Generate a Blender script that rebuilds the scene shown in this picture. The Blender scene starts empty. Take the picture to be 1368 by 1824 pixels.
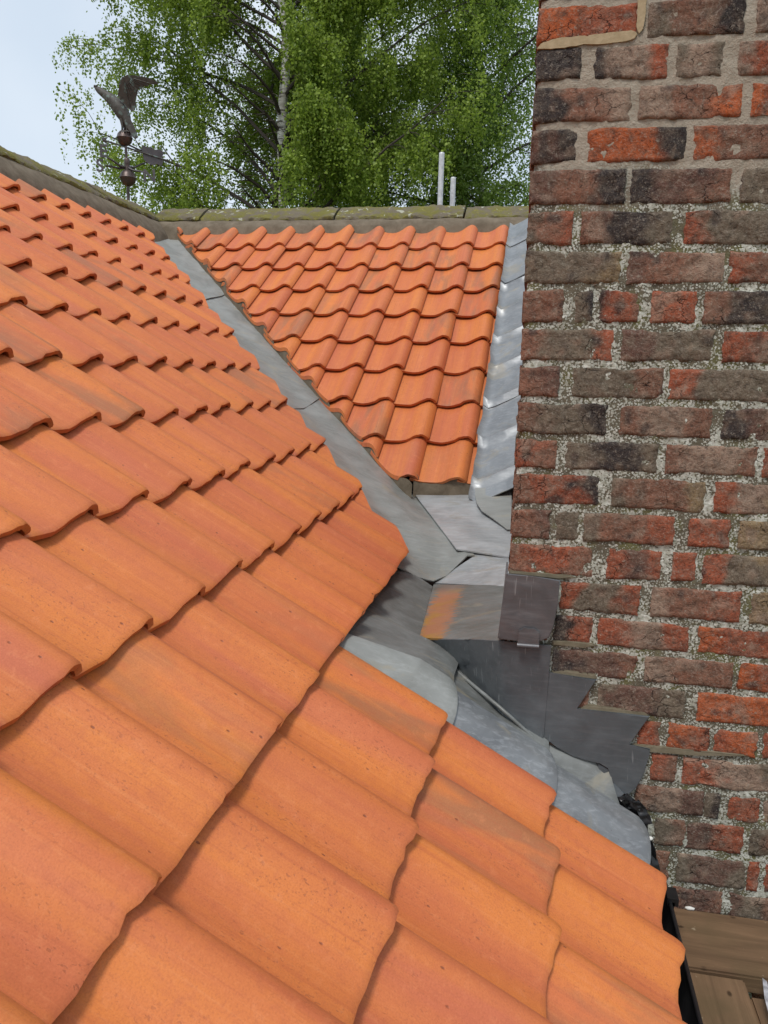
import bpy, bmesh, math, random
import numpy as np
from mathutils import Vector, Matrix, noise
random.seed(7); rng = np.random.default_rng(7)
sc = bpy.context.scene
C = sc.collection

# ------------------------------------------------------------------ camera
FPX, PI_, YA, RO = 1408.6, .1706, .1858, .0255          # focal length in px of the 1368x1824 photo, pitch, yaw, roll
F = np.array([-math.sin(YA)*math.cos(PI_), math.cos(YA)*math.cos(PI_), -math.sin(PI_)])
R = np.array([math.cos(YA), math.sin(YA), 0.]); U = np.cross(R, F)
c_, s_ = math.cos(RO), math.sin(RO); R, U = c_*R+s_*U, c_*U-s_*R
cam = bpy.data.cameras.new('camera'); cam_o = bpy.data.objects.new('camera', cam); C.objects.link(cam_o)
cam.sensor_fit = 'VERTICAL'; cam.sensor_height = 36; cam.sensor_width = 27; cam.lens = 36*FPX/1824
cam.clip_start = .05; cam.clip_end = 2000
cam_o.matrix_world = Matrix(((R[0], U[0], -F[0], 0), (R[1], U[1], -F[1], 0), (R[2], U[2], -F[2], 0), (0, 0, 0, 1)))
sc.camera = cam_o
def ray(x, y): return F+(x-684)/FPX*R-(y-912)/FPX*U
def hit(x, y, n, d): r = ray(x, y); return Vector(r*(d/np.dot(n, r)))

# ------------------------------------------------------------------ sky and sun (overcast)
SUN_EL, SUN_AZ = math.radians(62), math.radians(198)     # azimuth measured clockwise from +Y
w = bpy.data.worlds.new('World'); sc.world = w; w.use_nodes = True
nt = w.node_tree; nt.nodes.clear()
sky = nt.nodes.new('ShaderNodeTexSky'); sky.sky_type = 'NISHITA'; sky.sun_disc = False
sky.sun_elevation = SUN_EL; sky.sun_rotation = SUN_AZ; sky.air_density = 1.0; sky.dust_density = 1.5
skm = nt.nodes.new('ShaderNodeVectorMath'); skm.operation = 'SCALE'; skm.inputs[3].default_value = .12
nt.links.new(sky.outputs[0], skm.inputs[0])
tc = nt.nodes.new('ShaderNodeTexCoord'); cn = nt.nodes.new('ShaderNodeTexNoise')
cn.inputs['Scale'].default_value = 2.2; cn.inputs['Detail'].default_value = 5
nt.links.new(tc.outputs['Generated'], cn.inputs['Vector'])
cr = nt.nodes.new('ShaderNodeValToRGB'); cr.color_ramp.elements[0].color = (.41, .475, .55, 1); cr.color_ramp.elements[1].color = (.53, .575, .62, 1)
cr.color_ramp.elements[0].position = .35; cr.color_ramp.elements[1].position = .68
nt.links.new(cn.outputs[0], cr.inputs[0])
cmx = nt.nodes.new('ShaderNodeMix'); cmx.data_type = 'RGBA'; cmx.inputs[0].default_value = .90
nt.links.new(skm.outputs[0], cmx.inputs[6]); nt.links.new(cr.outputs[0], cmx.inputs[7])
bg = nt.nodes.new('ShaderNodeBackground'); bg.inputs[1].default_value = 1.0
nt.links.new(cmx.outputs[2], bg.inputs[0])
wo = nt.nodes.new('ShaderNodeOutputWorld'); nt.links.new(bg.outputs[0], wo.inputs[0])
sl = bpy.data.lights.new('sun', 'SUN'); sl.energy = 1.5; sl.angle = math.radians(14); sl.color = (1, .965, .92)
so = bpy.data.objects.new('sun', sl); C.objects.link(so)
sd = Vector((math.sin(SUN_AZ)*math.cos(SUN_EL), math.cos(SUN_AZ)*math.cos(SUN_EL), math.sin(SUN_EL)))
so.rotation_euler = sd.to_track_quat('Z', 'Y').to_euler()
vs = sc.view_settings; vs.view_transform = 'Standard'; vs.look = 'None'; vs.exposure = 0.70; vs.gamma = 1; vs.use_curve_mapping = False

# ------------------------------------------------------------------ node helpers
def new_mat(name):
    m = bpy.data.materials.new(name); m.use_nodes = True; t = m.node_tree
    b = t.nodes['Principled BSDF']; return m, t, b
class G:
    """small helper to write node trees"""
    def __init__(s, t): s.t = t
    def n(s, typ, **kw):
        nd = s.t.nodes.new(typ)
        for k, v in kw.items(): setattr(nd, k, v)
        return nd
    def put(s, sock, v):
        if hasattr(v, 'is_output') or isinstance(v, bpy.types.NodeSocket): s.t.links.new(v, sock)
        elif v is not None:
            if isinstance(v, (tuple, list)) and len(v) == 3 and sock.type == 'RGBA': v = (*v, 1)
            sock.default_value = v
    def obj(s): return s.n('ShaderNodeTexCoord').outputs['Object']
    def map(s, v, scale=(1, 1, 1), loc=(0, 0, 0), rot=(0, 0, 0)):
        nd = s.n('ShaderNodeMapping'); s.put(nd.inputs[0], v); nd.inputs['Scale'].default_value = scale
        nd.inputs['Rotation'].default_value = rot
        s.put(nd.inputs['Location'], loc); return nd.outputs[0]
    def noise(s, v, scale, detail=4, rough=.55, dist=0):
        nd = s.n('ShaderNodeTexNoise'); s.put(nd.inputs['Vector'], v); nd.inputs['Scale'].default_value = scale
        nd.inputs['Detail'].default_value = detail; nd.inputs['Roughness'].default_value = rough; nd.inputs['Distortion'].default_value = dist
        return nd.outputs[0]
    def voro(s, v, scale, feature='F1', out=0, rnd=1):
        nd = s.n('ShaderNodeTexVoronoi', feature=feature); s.put(nd.inputs['Vector'], v); nd.inputs['Scale'].default_value = scale
        nd.inputs['Randomness'].default_value = rnd; return nd.outputs[out]
    def ramp(s, v, stops, interp='LINEAR'):
        nd = s.n('ShaderNodeValToRGB'); nd.color_ramp.interpolation = interp; e = nd.color_ramp.elements
        while len(e) < len(stops): e.new(.5)
        for q, (p, c) in zip(e, stops):
            q.position = p; q.color = (*c, 1) if isinstance(c, (tuple, list)) else (c, c, c, 1)
        s.put(nd.inputs[0], v); return nd.outputs[0]
    def mix(s, f, a, b, mode='MIX'):
        nd = s.n('ShaderNodeMix', data_type='RGBA', blend_type=mode); s.put(nd.inputs[0], f); s.put(nd.inputs[6], a); s.put(nd.inputs[7], b)
        return nd.outputs[2]
    def math(s, op, a, b=None, c=None):
        nd = s.n('ShaderNodeMath', operation=op); s.put(nd.inputs[0], a)
        if b is not None: s.put(nd.inputs[1], b)
        if c is not None: s.put(nd.inputs[2], c)
        return nd.outputs[0]
    def vadd(s, a, b):
        nd = s.n('ShaderNodeVectorMath', operation='ADD'); s.put(nd.inputs[0], a); s.put(nd.inputs[1], b); return nd.outputs[0]
    def bump(s, h, strength=.3, dist=.01, normal=None):
        nd = s.n('ShaderNodeBump'); nd.inputs['Strength'].default_value = strength; nd.inputs['Distance'].default_value = dist
        s.put(nd.inputs['Height'], h)
        if normal is not None: s.put(nd.inputs['Normal'], normal)
        return nd.outputs[0]
    def sep(s, v):
        nd = s.n('ShaderNodeSeparateXYZ'); s.put(nd.inputs[0], v); return nd.outputs

# ------------------------------------------------------------------ materials
def mat_tile():
    m, t, b = new_mat('terracotta'); g = G(t)
    oi = g.n('ShaderNodeObjectInfo'); rnd = oi.outputs['Random']
    off = g.n('ShaderNodeCombineXYZ'); t.links.new(g.math('MULTIPLY', rnd, 37.), off.inputs[0]); t.links.new(g.math('MULTIPLY', rnd, 91.), off.inputs[1])
    co = g.obj(); v = g.vadd(co, off.outputs[0])
    st = g.map(v, (16, 1.3, 6))                                            # streaks run down the tile
    streak = g.noise(st, 1.0, 4, .5, .3)
    base = g.ramp(rnd, [(0, (.54, .145, .052)), (.3, (.57, .165, .055)), (.55, (.51, .138, .062)), (.8, (.58, .175, .050)), (1, (.53, .148, .064))])
    col = g.mix(g.ramp(streak, [(.38, 0), (.56, .85)]), base, g.mix(.7, base, (.64, .205, .035)))
    col = g.mix(g.ramp(g.noise(g.map(v, (22, 1.6, 6), (4, 2, 8)), 1., 3, .5, .3), [(.50, 0), (.66, .38)]), col, (.55, .155, .070))
    col = g.mix(g.ramp(g.noise(st, .55, 3), [(.42, 0), (.66, .6)]), col, (.44, .105, .050))
    # kiln-scorched grey brown bands on some tiles
    sel = g.ramp(g.math('FRACT', g.math('MULTIPLY', rnd, 17.3)), [(.70, 0), (.80, 1)])
    sc_n = g.ramp(g.noise(g.map(v, (15, 3.2, 3)), 1., 5, .55, .4), [(.45, 0), (.62, .6)])
    col = g.mix(g.math('MULTIPLY', sel, sc_n), col, (.245, .125, .070))
    # sandy specks and pits
    sp = g.noise(g.map(v, (1, .55, 1)), 260, 2, .6)
    zone = g.ramp(g.noise(g.map(v, (14, 3, 4)), 1.1, 2), [(.46, 0), (.62, 1)])
    specks = g.math('MULTIPLY', g.ramp(sp, [(.60, 0), (.68, 1)]), zone)
    col = g.mix(g.math('MULTIPLY', specks, .6), col, (.26, .075, .033))
    pv = g.map(v, (1.6, .8, 1)); pd = g.voro(pv, 34); pc = g.n('ShaderNodeTexVoronoi'); g.put(pc.inputs['Vector'], pv); pc.inputs['Scale'].default_value = 34
    pit = g.math('MULTIPLY', g.ramp(pd, [(.05, 1), (.11, 0)]), g.ramp(g.sep(pc.outputs['Color'])[0], [(.60, 0), (.70, 1)]))
    col = g.mix(g.math('MULTIPLY', pit, .85), col, (.17, .05, .028))
    thin = g.noise(g.map(v, (150, 2.2, 20)), 1., 3, .6, .2)
    col = g.mix(g.ramp(thin, [(.56, 0), (.72, .42)]), col, (.40, .095, .036)); col = g.mix(g.ramp(thin, [(.28, .35), (.42, 0)]), col, (.66, .24, .085))
    sm = g.noise(v, 46, 5, .65, .5); col = g.mix(g.ramp(sm, [(.50, 0), (.68, .32)]), col, (.44, .115, .05)); col = g.mix(g.ramp(sm, [(.30, .3), (.44, 0)]), col, (.66, .235, .10))
    fine = g.noise(v, 420, 3, .6)
    col = g.mix(g.ramp(fine, [(.34, .26), (.50, 0)]), col, (.30, .085, .035)); col = g.mix(g.ramp(fine, [(.56, 0), (.72, .16)]), col, (.72, .30, .13))
    t.links.new(col, b.inputs['Base Color'])
    b.inputs['Roughness'].default_value = .55; b.inputs['Specular IOR Level'].default_value = .32
    h = g.math('ADD', g.math('MULTIPLY', streak, .9), g.math('SUBTRACT', g.math('MULTIPLY', fine, .22), g.math('ADD', g.math('MULTIPLY', pit, 1.4), g.math('MULTIPLY', specks, .35))))
    t.links.new(g.bump(h, .42, .0022), b.inputs['Normal'])
    return m
def mat_lead(name, c0, c1, c2, rough=.42, metal=.55, drip=False, streak_dir=None):
    m, t, b = new_mat(name); g = G(t); v = g.obj()
    n1 = g.noise(v, 7, 6, .6, .6); n2 = g.noise(g.map(v, (.55, 1.5, 1.5)), 30, 6, .7, .5); n3 = g.noise(g.map(v, (4, 30, 30)), 3, 5, .65, .5)
    col = g.mix(g.ramp(n1, [(.36, 0), (.62, 1)]), c0, c1)
    col = g.mix(g.math('MULTIPLY', g.ramp(n2, [(.50, 0), (.78, .8)]), g.ramp(n1, [(.44, .0), (.64, .9)])), col, c2)
    col = g.mix(g.ramp(n3, [(.50, 0), (.72, .4)]), col, c2)  # pale streaks: whitish oxide, plus sheen painted into the colour
    if not drip:   # tan mortar smears
        n4 = g.noise(g.map(v, (1, 1.6, 1), (3, 1, 7)), 6.5, 4, .6, 1.)
        col = g.mix(g.ramp(n4, [(.57, 0), (.68, .5)]), col, (.33, .29, .21))
    dk = g.voro(v, 62); dc = g.ramp(dk, [(.03, .8), (.07, 0)])
    col = g.mix(g.math('MULTIPLY', dc, g.ramp(g.noise(v, 9, 2), [(.5, 0), (.6, 1)])), col, (.06, .05, .045))
    if drip:
        dr = g.noise(g.map(v, (150, 150, 14)), 1, 2, .5)
        col = g.mix(g.math('MULTIPLY', g.ramp(dr, [(.66, 0), (.72, .55)]), g.ramp(g.noise(v, 8, 2), [(.4, 0), (.6, 1)])), col, (.42, .44, .45))
    t.links.new(col, b.inputs['Base Color'])
    b.inputs['Metallic'].default_value = metal
    t.links.new(g.ramp(n2, [(.3, rough-.08), (.7, rough+.14)]), b.inputs['Roughness'])
    h = g.math('ADD', g.math('MULTIPLY', g.noise(v, 13, 2, .45), 1.), g.math('MULTIPLY', g.noise(v, 150, 3), .06))
    t.links.new(g.bump(h, .32, .005), b.inputs['Normal'])
    return m
def mat_rough(name, c0, c1, scale=20, rough=.9, bump=.4, dist=.006, c2=None, s2=60):
    m, t, b = new_mat(name); g = G(t); v = g.obj()
    n = g.noise(v, scale, 6, .65, .2); col = g.mix(g.ramp(n, [(.35, 0), (.65, 1)]), c0, c1)
    if c2: col = g.mix(g.ramp(g.noise(v, s2, 4), [(.55, 0), (.66, .9)]), col, c2)
    t.links.new(col, b.inputs['Base Color']); b.inputs['Roughness'].default_value = rough; b.inputs['Specular IOR Level'].default_value = .2
    t.links.new(g.bump(g.math('ADD', n, g.math('MULTIPLY', g.noise(v, scale*8, 3), .35)), bump, dist), b.inputs['Normal'])
    return m
def mat_ridge():
    m, t, b = new_mat('mossy ridge stone'); g = G(t); v = g.obj()
    col = g.mix(g.noise(v, 18, 5), (.14, .115, .085), (.23, .195, .145))
    col = g.mix(g.ramp(g.noise(v, 9, 6, .7, .5), [(.44, 0), (.58, .85)]), col, (.19, .175, .04))
    col = g.mix(g.ramp(g.noise(v, 26, 5, .7), [(.55, 0), (.66, .8)]), col, (.29, .25, .055))
    lic = g.ramp(g.noise(g.map(v, loc=(5, 2, 9)), 15, 5, .6, .6), [(.63, 0), (.67, .8)])
    col = g.mix(lic, g.mix(.22, col, (.03, .03, .015)), (.42, .42, .34))
    t.links.new(col, b.inputs['Base Color']); b.inputs['Roughness'].default_value = .95; b.inputs['Specular IOR Level'].default_value = .1
    t.links.new(g.bump(g.noise(v, 70, 6, .7), .8, .01), b.inputs['Normal'])
    return m
def mat_brick():
    m, t, b = new_mat('weathered brick'); g = G(t); v = g.obj()
    at = g.n('ShaderNodeAttribute'); at.attribute_name = 'Tone'
    col = at.outputs['Color']
    n1 = g.noise(v, 55, 8, .75, .5); n2 = g.noise(v, 24, 6, .65, .8); n3 = g.noise(v, 150, 5, .75)
    col = g.mix(g.ramp(n1, [(.36, .75), (.54, 0)]), col, g.mix(.75, col, (.05, .035, .03)))
    col = g.mix(g.ramp(n2, [(.56, 0), (.70, .6)]), col, g.mix(.55, col, (.36, .25, .17)))
    col = g.mix(g.ramp(n3, [(.54, 0), (.66, .6)]), col, (.42, .36, .29))
    col = g.mix(g.ramp(n3, [(.34, .8), (.45, 0)]), col, (.05, .035, .03))
    wash = g.noise(v, 34, 7, .78, .4); col = g.mix(g.ramp(wash, [(.46, 0), (.64, .36)]), col, (.24, .185, .138))
    fib = g.noise(g.map(v, (1, 1, 1.5)), 330, 4, .7, 1.2); col = g.mix(g.ramp(fib, [(.56, 0), (.66, .45)]), col, (.44, .38, .31))
    ck = g.voro(g.vadd(g.map(v, (1, 1, 1.6)), g.mix(.03, (0, 0, 0), g.n('ShaderNodeTexNoise').outputs[1])), 22, 'DISTANCE_TO_EDGE')
    cm = g.math('MULTIPLY', g.ramp(ck, [(.0, 1), (.02, 0)]), g.ramp(g.noise(v, 11, 2), [(.54, 0), (.6, 1)]))
    col = g.mix(g.math('MULTIPLY', cm, .8), col, (.03, .02, .018))
    t.links.new(col, b.inputs['Base Color']); b.inputs['Roughness'].default_value = .92; b.inputs['Specular IOR Level'].default_value = .15
    h = g.math('SUBTRACT', g.math('ADD', g.math('MULTIPLY', n1, 1.0), g.math('MULTIPLY', n3, .5)), g.math('MULTIPLY', cm, .8))
    t.links.new(g.bump(h, 1., .010), b.inputs['Normal'])
    return m
def mat_joint():
    m, t, b = new_mat('lichened lime mortar'); g = G(t); v = g.obj()
    old = g.mix(g.noise(v, 30, 5), (.10, .088, .062), (.185, .162, .118))
    new = g.mix(g.noise(v, 22, 5), (.30, .25, .19), (.40, .34, .27))
    z = g.sep(v)[2]
    age = g.ramp(g.math('ADD', z, g.math('MULTIPLY', g.noise(v, 6, 3), .30)), [(.48, 0), (.56, 1)])
    age2 = g.math('MAXIMUM', age, g.ramp(g.noise(g.map(v, loc=(2, 0, 5)), 3.2, 3), [(.66, 0), (.72, .7)]))
    col = g.mix(age2, old, new)
    col = g.mix(g.math('MULTIPLY', g.ramp(g.noise(v, 14, 4), [(.5, 0), (.62, .5)]), g.math('SUBTRACT', 1, age)), col, (.16, .16, .05))
    # crusty white lichen
    wn = g.n('ShaderNodeTexNoise'); g.put(wn.inputs['Vector'], v); wn.inputs['Scale'].default_value = 160; wn.inputs['Detail'].default_value = 3
    sw = g.n('ShaderNodeVectorMath', operation='SCALE'); g.put(sw.inputs[0], wn.outputs['Color']); sw.inputs[3].default_value = .007
    cell = g.math('ADD', g.voro(g.vadd(v, sw.outputs[0]), 215), g.math('MULTIPLY', g.noise(v, 420, 3), .45))
    dens = g.noise(v, 19, 4, .6)
    thr = g.math('SUBTRACT', g.math('MULTIPLY', dens, 1.9), .17)
    lic = g.ramp(g.math('SUBTRACT', thr, cell), [(.0, 0), (.05, 1)])
    vary = g.ramp(g.noise(v, 90, 2), [(.3, (.30, .295, .23)), (.7, (.62, .62, .55))])
    lf = g.math('MULTIPLY', lic, g.ramp(age, [(.0, 1), (1., .12)]))
    col = g.mix(lf, col, vary)
    t.links.new(col, b.inputs['Base Color']); b.inputs['Roughness'].default_value = .97; b.inputs['Specular IOR Level'].default_value = .1
    h = g.math('ADD', g.noise(v, 130, 4, .7), g.math('MULTIPLY', lf, .8))
    t.links.new(g.bump(h, .8, .006), b.inputs['Normal'])
    return m
def mat_wood():
    m, t, b = new_mat('weathered scaffold timber'); g = G(t); v = g.obj()
    s1 = g.noise(g.map(v, (2.2, 26, 26)), 1.5, 5, .6, .7)
    col = g.mix(g.ramp(s1, [(.3, 0), (.7, 1)]), (.10, .060, .033), (.19, .115, .064))
    col = g.mix(g.ramp(g.noise(v, 7, 4), [(.5, 0), (.7, .6)]), col, (.10, .07, .035))
    k = g.voro(g.map(v, (.6, 1, 1)), 20); col = g.mix(g.ramp(k, [(.05, .85), (.11, 0)]), col, (.035, .02, .01))
    col = g.mix(g.ramp(g.noise(v, 45, 3), [(.68, 0), (.74, .5)]), col, (.40, .32, .22))
    t.links.new(col, b.inputs['Base Color']); b.inputs['Roughness'].default_value = .8; b.inputs['Specular IOR Level'].default_value = .2
    t.links.new(g.bump(s1, .5, .004), b.inputs['Normal']); return m
def mat_plain(name, c, rough=.5, metal=0, var=.25, scale=25, bump=.15):
    m, t, b = new_mat(name); g = G(t); v = g.obj(); n = g.noise(v, scale, 4)
    t.links.new(g.mix(g.ramp(n, [(.3, 0), (.7, 1)]), tuple(x*(1-var) for x in c), tuple(min(1, x*(1+var)) for x in c)), b.inputs['Base Color'])
    b.inputs['Roughness'].default_value = rough; b.inputs['Metallic'].default_value = metal
    t.links.new(g.bump(n, bump, .004), b.inputs['Normal']); return m
def mat_birch_bark():
    m, t, b = new_mat('birch bark'); g = G(t); v = g.obj()
    col = g.mix(g.noise(v, 6, 4), (.55, .53, .47), (.70, .68, .62))
    col = g.mix(g.ramp(g.noise(g.map(v, (5, 5, 26)), 1., 4, .6), [(.52, 0), (.60, .9)]), col, (.06, .05, .045))
    col = g.mix(g.ramp(g.noise(v, 3.5, 4), [(.52, 0), (.66, .6)]), col, (.20, .17, .12))
    t.links.new(col, b.inputs['Base Color']); b.inputs['Roughness'].default_value = .85; return m
def mat_leaf(name, c0, c1):
    m = bpy.data.materials.new(name); m.use_nodes = True; t = m.node_tree; t.nodes.clear(); g = G(t)
    ge = g.n('ShaderNodeNewGeometry')
    col = g.ramp(ge.outputs['Random Per Island'], [(0, c0), (1, c1)])
    d = g.n('ShaderNodeBsdfPrincipled'); t.links.new(col, d.inputs['Base Color']); d.inputs['Roughness'].default_value = .5; d.inputs['Specular IOR Level'].default_value = .35
    tr = g.n('ShaderNodeBsdfTranslucent'); t.links.new(g.mix(.5, col, (.30, .42, .05)), tr.inputs[0])
    mx = g.n('ShaderNodeMixShader'); mx.inputs[0].default_value = .48
    t.links.new(d.outputs[0], mx.inputs[1]); t.links.new(tr.outputs[0], mx.inputs[2])
    o = g.n('ShaderNodeOutputMaterial'); t.links.new(mx.outputs[0], o.inputs[0]); return m
def mat_tray():
    m = mat_lead('stained lead', (.15, .155, .14), (.21, .22, .21), (.30, .31, .31), .45, .45); t = m.node_tree; g = G(t); b = t.nodes['Principled BSDF']
    src = b.inputs['Base Color'].links[0].from_socket; v = g.obj(); X = g.sep(v)
    st = g.noise(g.map(v, (16, 70, 20)), 1.6, 6, .7)
    edge = g.math('ADD', X[0], g.math('MULTIPLY', g.math('SUBTRACT', st, .5), .15))
    k = g.math('MULTIPLY', g.ramp(g.math('ADD', edge, 1.0), [(.730, 0), (.738, 1), (.800, .9), (.818, 0)]), g.ramp(g.math('MULTIPLY', X[1], .25), [(.46, .95), (.565, .95), (.59, .3), (.61, 0)]))
    hot = g.ramp(g.noise(g.map(v, (1, 1, 1), (3, 4, 1)), 9, 2), [(.45, (.36, .135, .055)), (.6, (.36, .165, .02))])
    t.links.new(g.mix(k, src, hot), b.inputs['Base Color'])
    me_ = b.inputs['Metallic']; t.links.new(g.math('MULTIPLY', g.math('SUBTRACT', 1, k), .45), me_); return m
M = dict(
    lead_tray=mat_tray(),
    tile=mat_tile(), brick=mat_brick(), joint=mat_joint(), ridge=mat_ridge(), wood=mat_wood(), bark=mat_birch_bark(),
    lead=mat_lead('milled lead', (.21, .215, .20), (.28, .288, .272), (.38, .39, .38), .46, .2),
    lead_bright=mat_lead('bright lead', (.165, .172, .178), (.235, .245, .25), (.46, .475, .485), .36, .35),
    lead_silver=mat_lead('silvery lead', (.30, .31, .315), (.41, .42, .425), (.62, .63, .635), .38, .3),
    lead_blue=mat_lead('blue grey lead', (.19, .205, .218), (.255, .272, .285), (.40, .42, .435), .40, .3),
    lead_dull=mat_lead('dull lead', (.13, .132, .122), (.195, .20, .19), (.30, .31, .305), .5, .3),
    lead_dark=mat_lead('new dark lead', (.088, .099, .107), (.122, .136, .145), (.185, .20, .21), .45, .35, True),
    lead_patch=mat_lead('purple grey lead', (.11, .11, .115), (.155, .155, .162), (.27, .275, .285), .38, .5, True),
    bed=mat_rough('brown bedding mortar', (.115, .090, .062), (.185, .150, .108), 14, .9, .5, .008),
    tan=mat_rough('buff pointing mortar', (.135, .115, .076), (.205, .176, .122), 30, .92, .4, .004),
    bufft=mat_rough('yellow sand mortar', (.34, .26, .155), (.43, .335, .21), 60, .95, .5, .003),
    rust=mat_rough('orange sealant dust', (.50, .17, .045), (.42, .22, .02), 30, .8, .3, .001),
    plastic=mat_plain('black gutter plastic', (.012, .012, .013), .28, 0, .3, 30, .1),
    felt=mat_plain('black roofing felt', (.010, .010, .011), .42, 0, .4, 40, .4),
    bronze=mat_rough('verdigris bronze', (.060, .052, .045), (.10, .095, .085), 40, .55, .3, .003, (.17, .23, .21), 26),
    copper=mat_plain('brown copper', (.085, .062, .055), .42, .5, .35, 20, .1),
    iron=mat_plain('grey painted iron', (.075, .066, .069), .55, .2, .25, 20, .1),
    galv=mat_plain('galvanised steel', (.56, .57, .58), .5, .35, .18, 30, .05),
    twig=mat_plain('dark birch twig', (.055, .042, .034), .85, 0, .3, 30, .2),
    leaf=mat_leaf('birch leaf', (.12, .19, .022), (.37, .47, .08)),
    leaf2=mat_leaf('far birch leaf', (.115, .19, .035), (.30, .42, .10)),
    grass=mat_rough('grass', (.035, .06, .012), (.06, .10, .02), 3, .9, .3, .05),
    deck=mat_plain('roofing membrane', (.03, .03, .032), .8),
    wallplain=mat_rough('brickwork', (.20, .09, .06), (.30, .15, .10), 9, .9, .5, .01),
    white=mat_plain('white debris', (.7, .69, .64), .8),
    foil=mat_plain('torn foil', (.55, .56, .60), .35, .4, .4, 60, .6),
)

# ------------------------------------------------------------------ object helpers
def thing(name, label, cat, loc=(0, 0, 0), group=None, kind=None):
    o = bpy.data.objects.new(name, None); C.objects.link(o); o.location = loc; o.empty_display_size = .1
    tag(o, label, cat, group, kind); return o
def tag(o, label, cat=None, group=None, kind=None):
    if label: o['label'] = label
    if cat: o['category'] = cat
    if group: o['group'] = group
    if kind: o['kind'] = kind
    return o
def gloc(p):
    v = Vector((0, 0, 0))
    while p is not None: v = v+Vector(p.location); p = p.parent
    return v
def link(name, me, mat, parent=None, smooth=None):
    """mesh given in world coordinates; parents carry no rotation"""
    o = bpy.data.objects.new(name, me); C.objects.link(o)
    if mat and not me.materials: me.materials.append(M[mat])
    if parent is not None: o.parent = parent; o.location = -gloc(parent)
    if smooth is not None:
        me.polygons.foreach_set('use_smooth', [True]*len(me.polygons))
        if smooth < 180: me.set_sharp_from_angle(angle=math.radians(smooth))
    return o
def mesh(verts, faces, name='m'):
    me = bpy.data.meshes.new(name); me.from_pydata([tuple(v) for v in verts], [], [tuple(f) for f in faces]); me.update(); return me
def bm_mesh(bm, name='m', recalc=True):
    if recalc: bmesh.ops.recalc_face_normals(bm, faces=bm.faces)
    me = bpy.data.meshes.new(name); bm.to_mesh(me); bm.free(); return me
def add_box(bm, lo, hi, rot=None, org=(0, 0, 0)):
    vs_ = []
    for x in (lo[0], hi[0]):
        for y in (lo[1], hi[1]):
            for z in (lo[2], hi[2]):
                p = Vector((x, y, z)); vs_.append(bm.verts.new((rot @ p if rot else p)+Vector(org)))
    for f in ((0, 1, 3, 2), (4, 6, 7, 5), (0, 4, 5, 1), (2, 3, 7, 6), (0, 2, 6, 4), (1, 5, 7, 3)): bm.faces.new([vs_[i] for i in f])
def add_tube(bm, pts, rad, n=8, cap=True):
    pts = [Vector(p) for p in pts]; rs = rad if isinstance(rad, (list, tuple)) else [rad]*len(pts); rings = []
    up = Vector((0, 0, 1))
    for i, p in enumerate(pts):
        d = (pts[min(i+1, len(pts)-1)]-pts[max(i-1, 0)]).normalized()
        a = d.cross(up if abs(d.z) < .95 else Vector((1, 0, 0))).normalized(); b2 = d.cross(a)
        rings.append([bm.verts.new(p+(a*math.cos(q)+b2*math.sin(q))*rs[i]) for q in [2*math.pi*k/n for k in range(n)]])
    for r0, r1 in zip(rings, rings[1:]):
        for k in range(n): bm.faces.new((r0[k], r0[(k+1) % n], r1[(k+1) % n], r1[k]))
    if cap: bm.faces.new(rings[0][::-1]); bm.faces.new(rings[-1])
def lathe(bm, org, prof, n=20):
    org = Vector(org); rings = [[bm.verts.new(org+Vector((r*math.cos(2*math.pi*k/n), r*math.sin(2*math.pi*k/n), z))) for k in range(n)] for r, z in prof]
    for r0, r1 in zip(rings, rings[1:]):
        for k in range(n): bm.faces.new((r0[k], r0[(k+1) % n], r1[(k+1) % n], r1[k]))
    bm.faces.new(rings[0][::-1]); bm.faces.new(rings[-1])
def sheet(grid, thick=.004, nz=0., nscale=12, seed=0):
    """a lead sheet from a grid (rows of points), with dents and a real thickness below its face"""
    nr, nc = len(grid), len(grid[0]); P = [[Vector(p) for p in row] for row in grid]; vs_, ns = [], []
    for i in range(nr):
        for j in range(nc):
            du = P[min(i+1, nr-1)][j]-P[max(i-1, 0)][j]; dv = P[i][min(j+1, nc-1)]-P[i][max(j-1, 0)]
            n = du.cross(dv)
            n = n.normalized() if n.length > 1e-12 else Vector((0, 0, 1))
            if n.z < -.2 or (abs(n.z) <= .2 and n.y > 0): n = -n
            p = P[i][j]+n*nz*(noise.noise(P[i][j]*nscale+Vector((seed, 0, 0)))+.5*noise.noise(P[i][j]*nscale*2.7))
            vs_.append(p); ns.append(n)
    N_ = nr*nc; vs_ += [p-n*thick for p, n in zip(vs_, ns)]
    fs = []
    for i in range(nr-1):
        for j in range(nc-1):
            a, b, c, d = i*nc+j, i*nc+j+1, (i+1)*nc+j+1, (i+1)*nc+j
            fs += [(a, b, c, d), (a+N_, d+N_, c+N_, b+N_)]
    for i in range(nr-1):
        for j in (0, nc-1): a, b = i*nc+j, (i+1)*nc+j; fs.append((a, b, b+N_, a+N_))
    for j in range(nc-1):
        for i in (0, nr-1): a, b = i*nc+j, i*nc+j+1; fs.append((a, b, b+N_, a+N_))
    me = mesh(vs_, fs); bm = bmesh.new(); bm.from_mesh(me); bmesh.ops.recalc_face_normals(bm, faces=bm.faces); bm.to_mesh(me); bm.free(); return me
def lerp(a, b, t): return a+(b-a)*t
def resample(pl, n):
    pl = [Vector(p) for p in pl]; L = [0]
    for a, b in zip(pl, pl[1:]): L.append(L[-1]+(b-a).length)
    out = []
    for k in range(n):
        s = L[-1]*k/(n-1); i = max(j for j in range(len(L)-1) if L[j] <= s+1e-9)
        out.append(pl[i].lerp(pl[i+1], (s-L[i])/(L[i+1]-L[i]+1e-12)))
    return out
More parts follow.
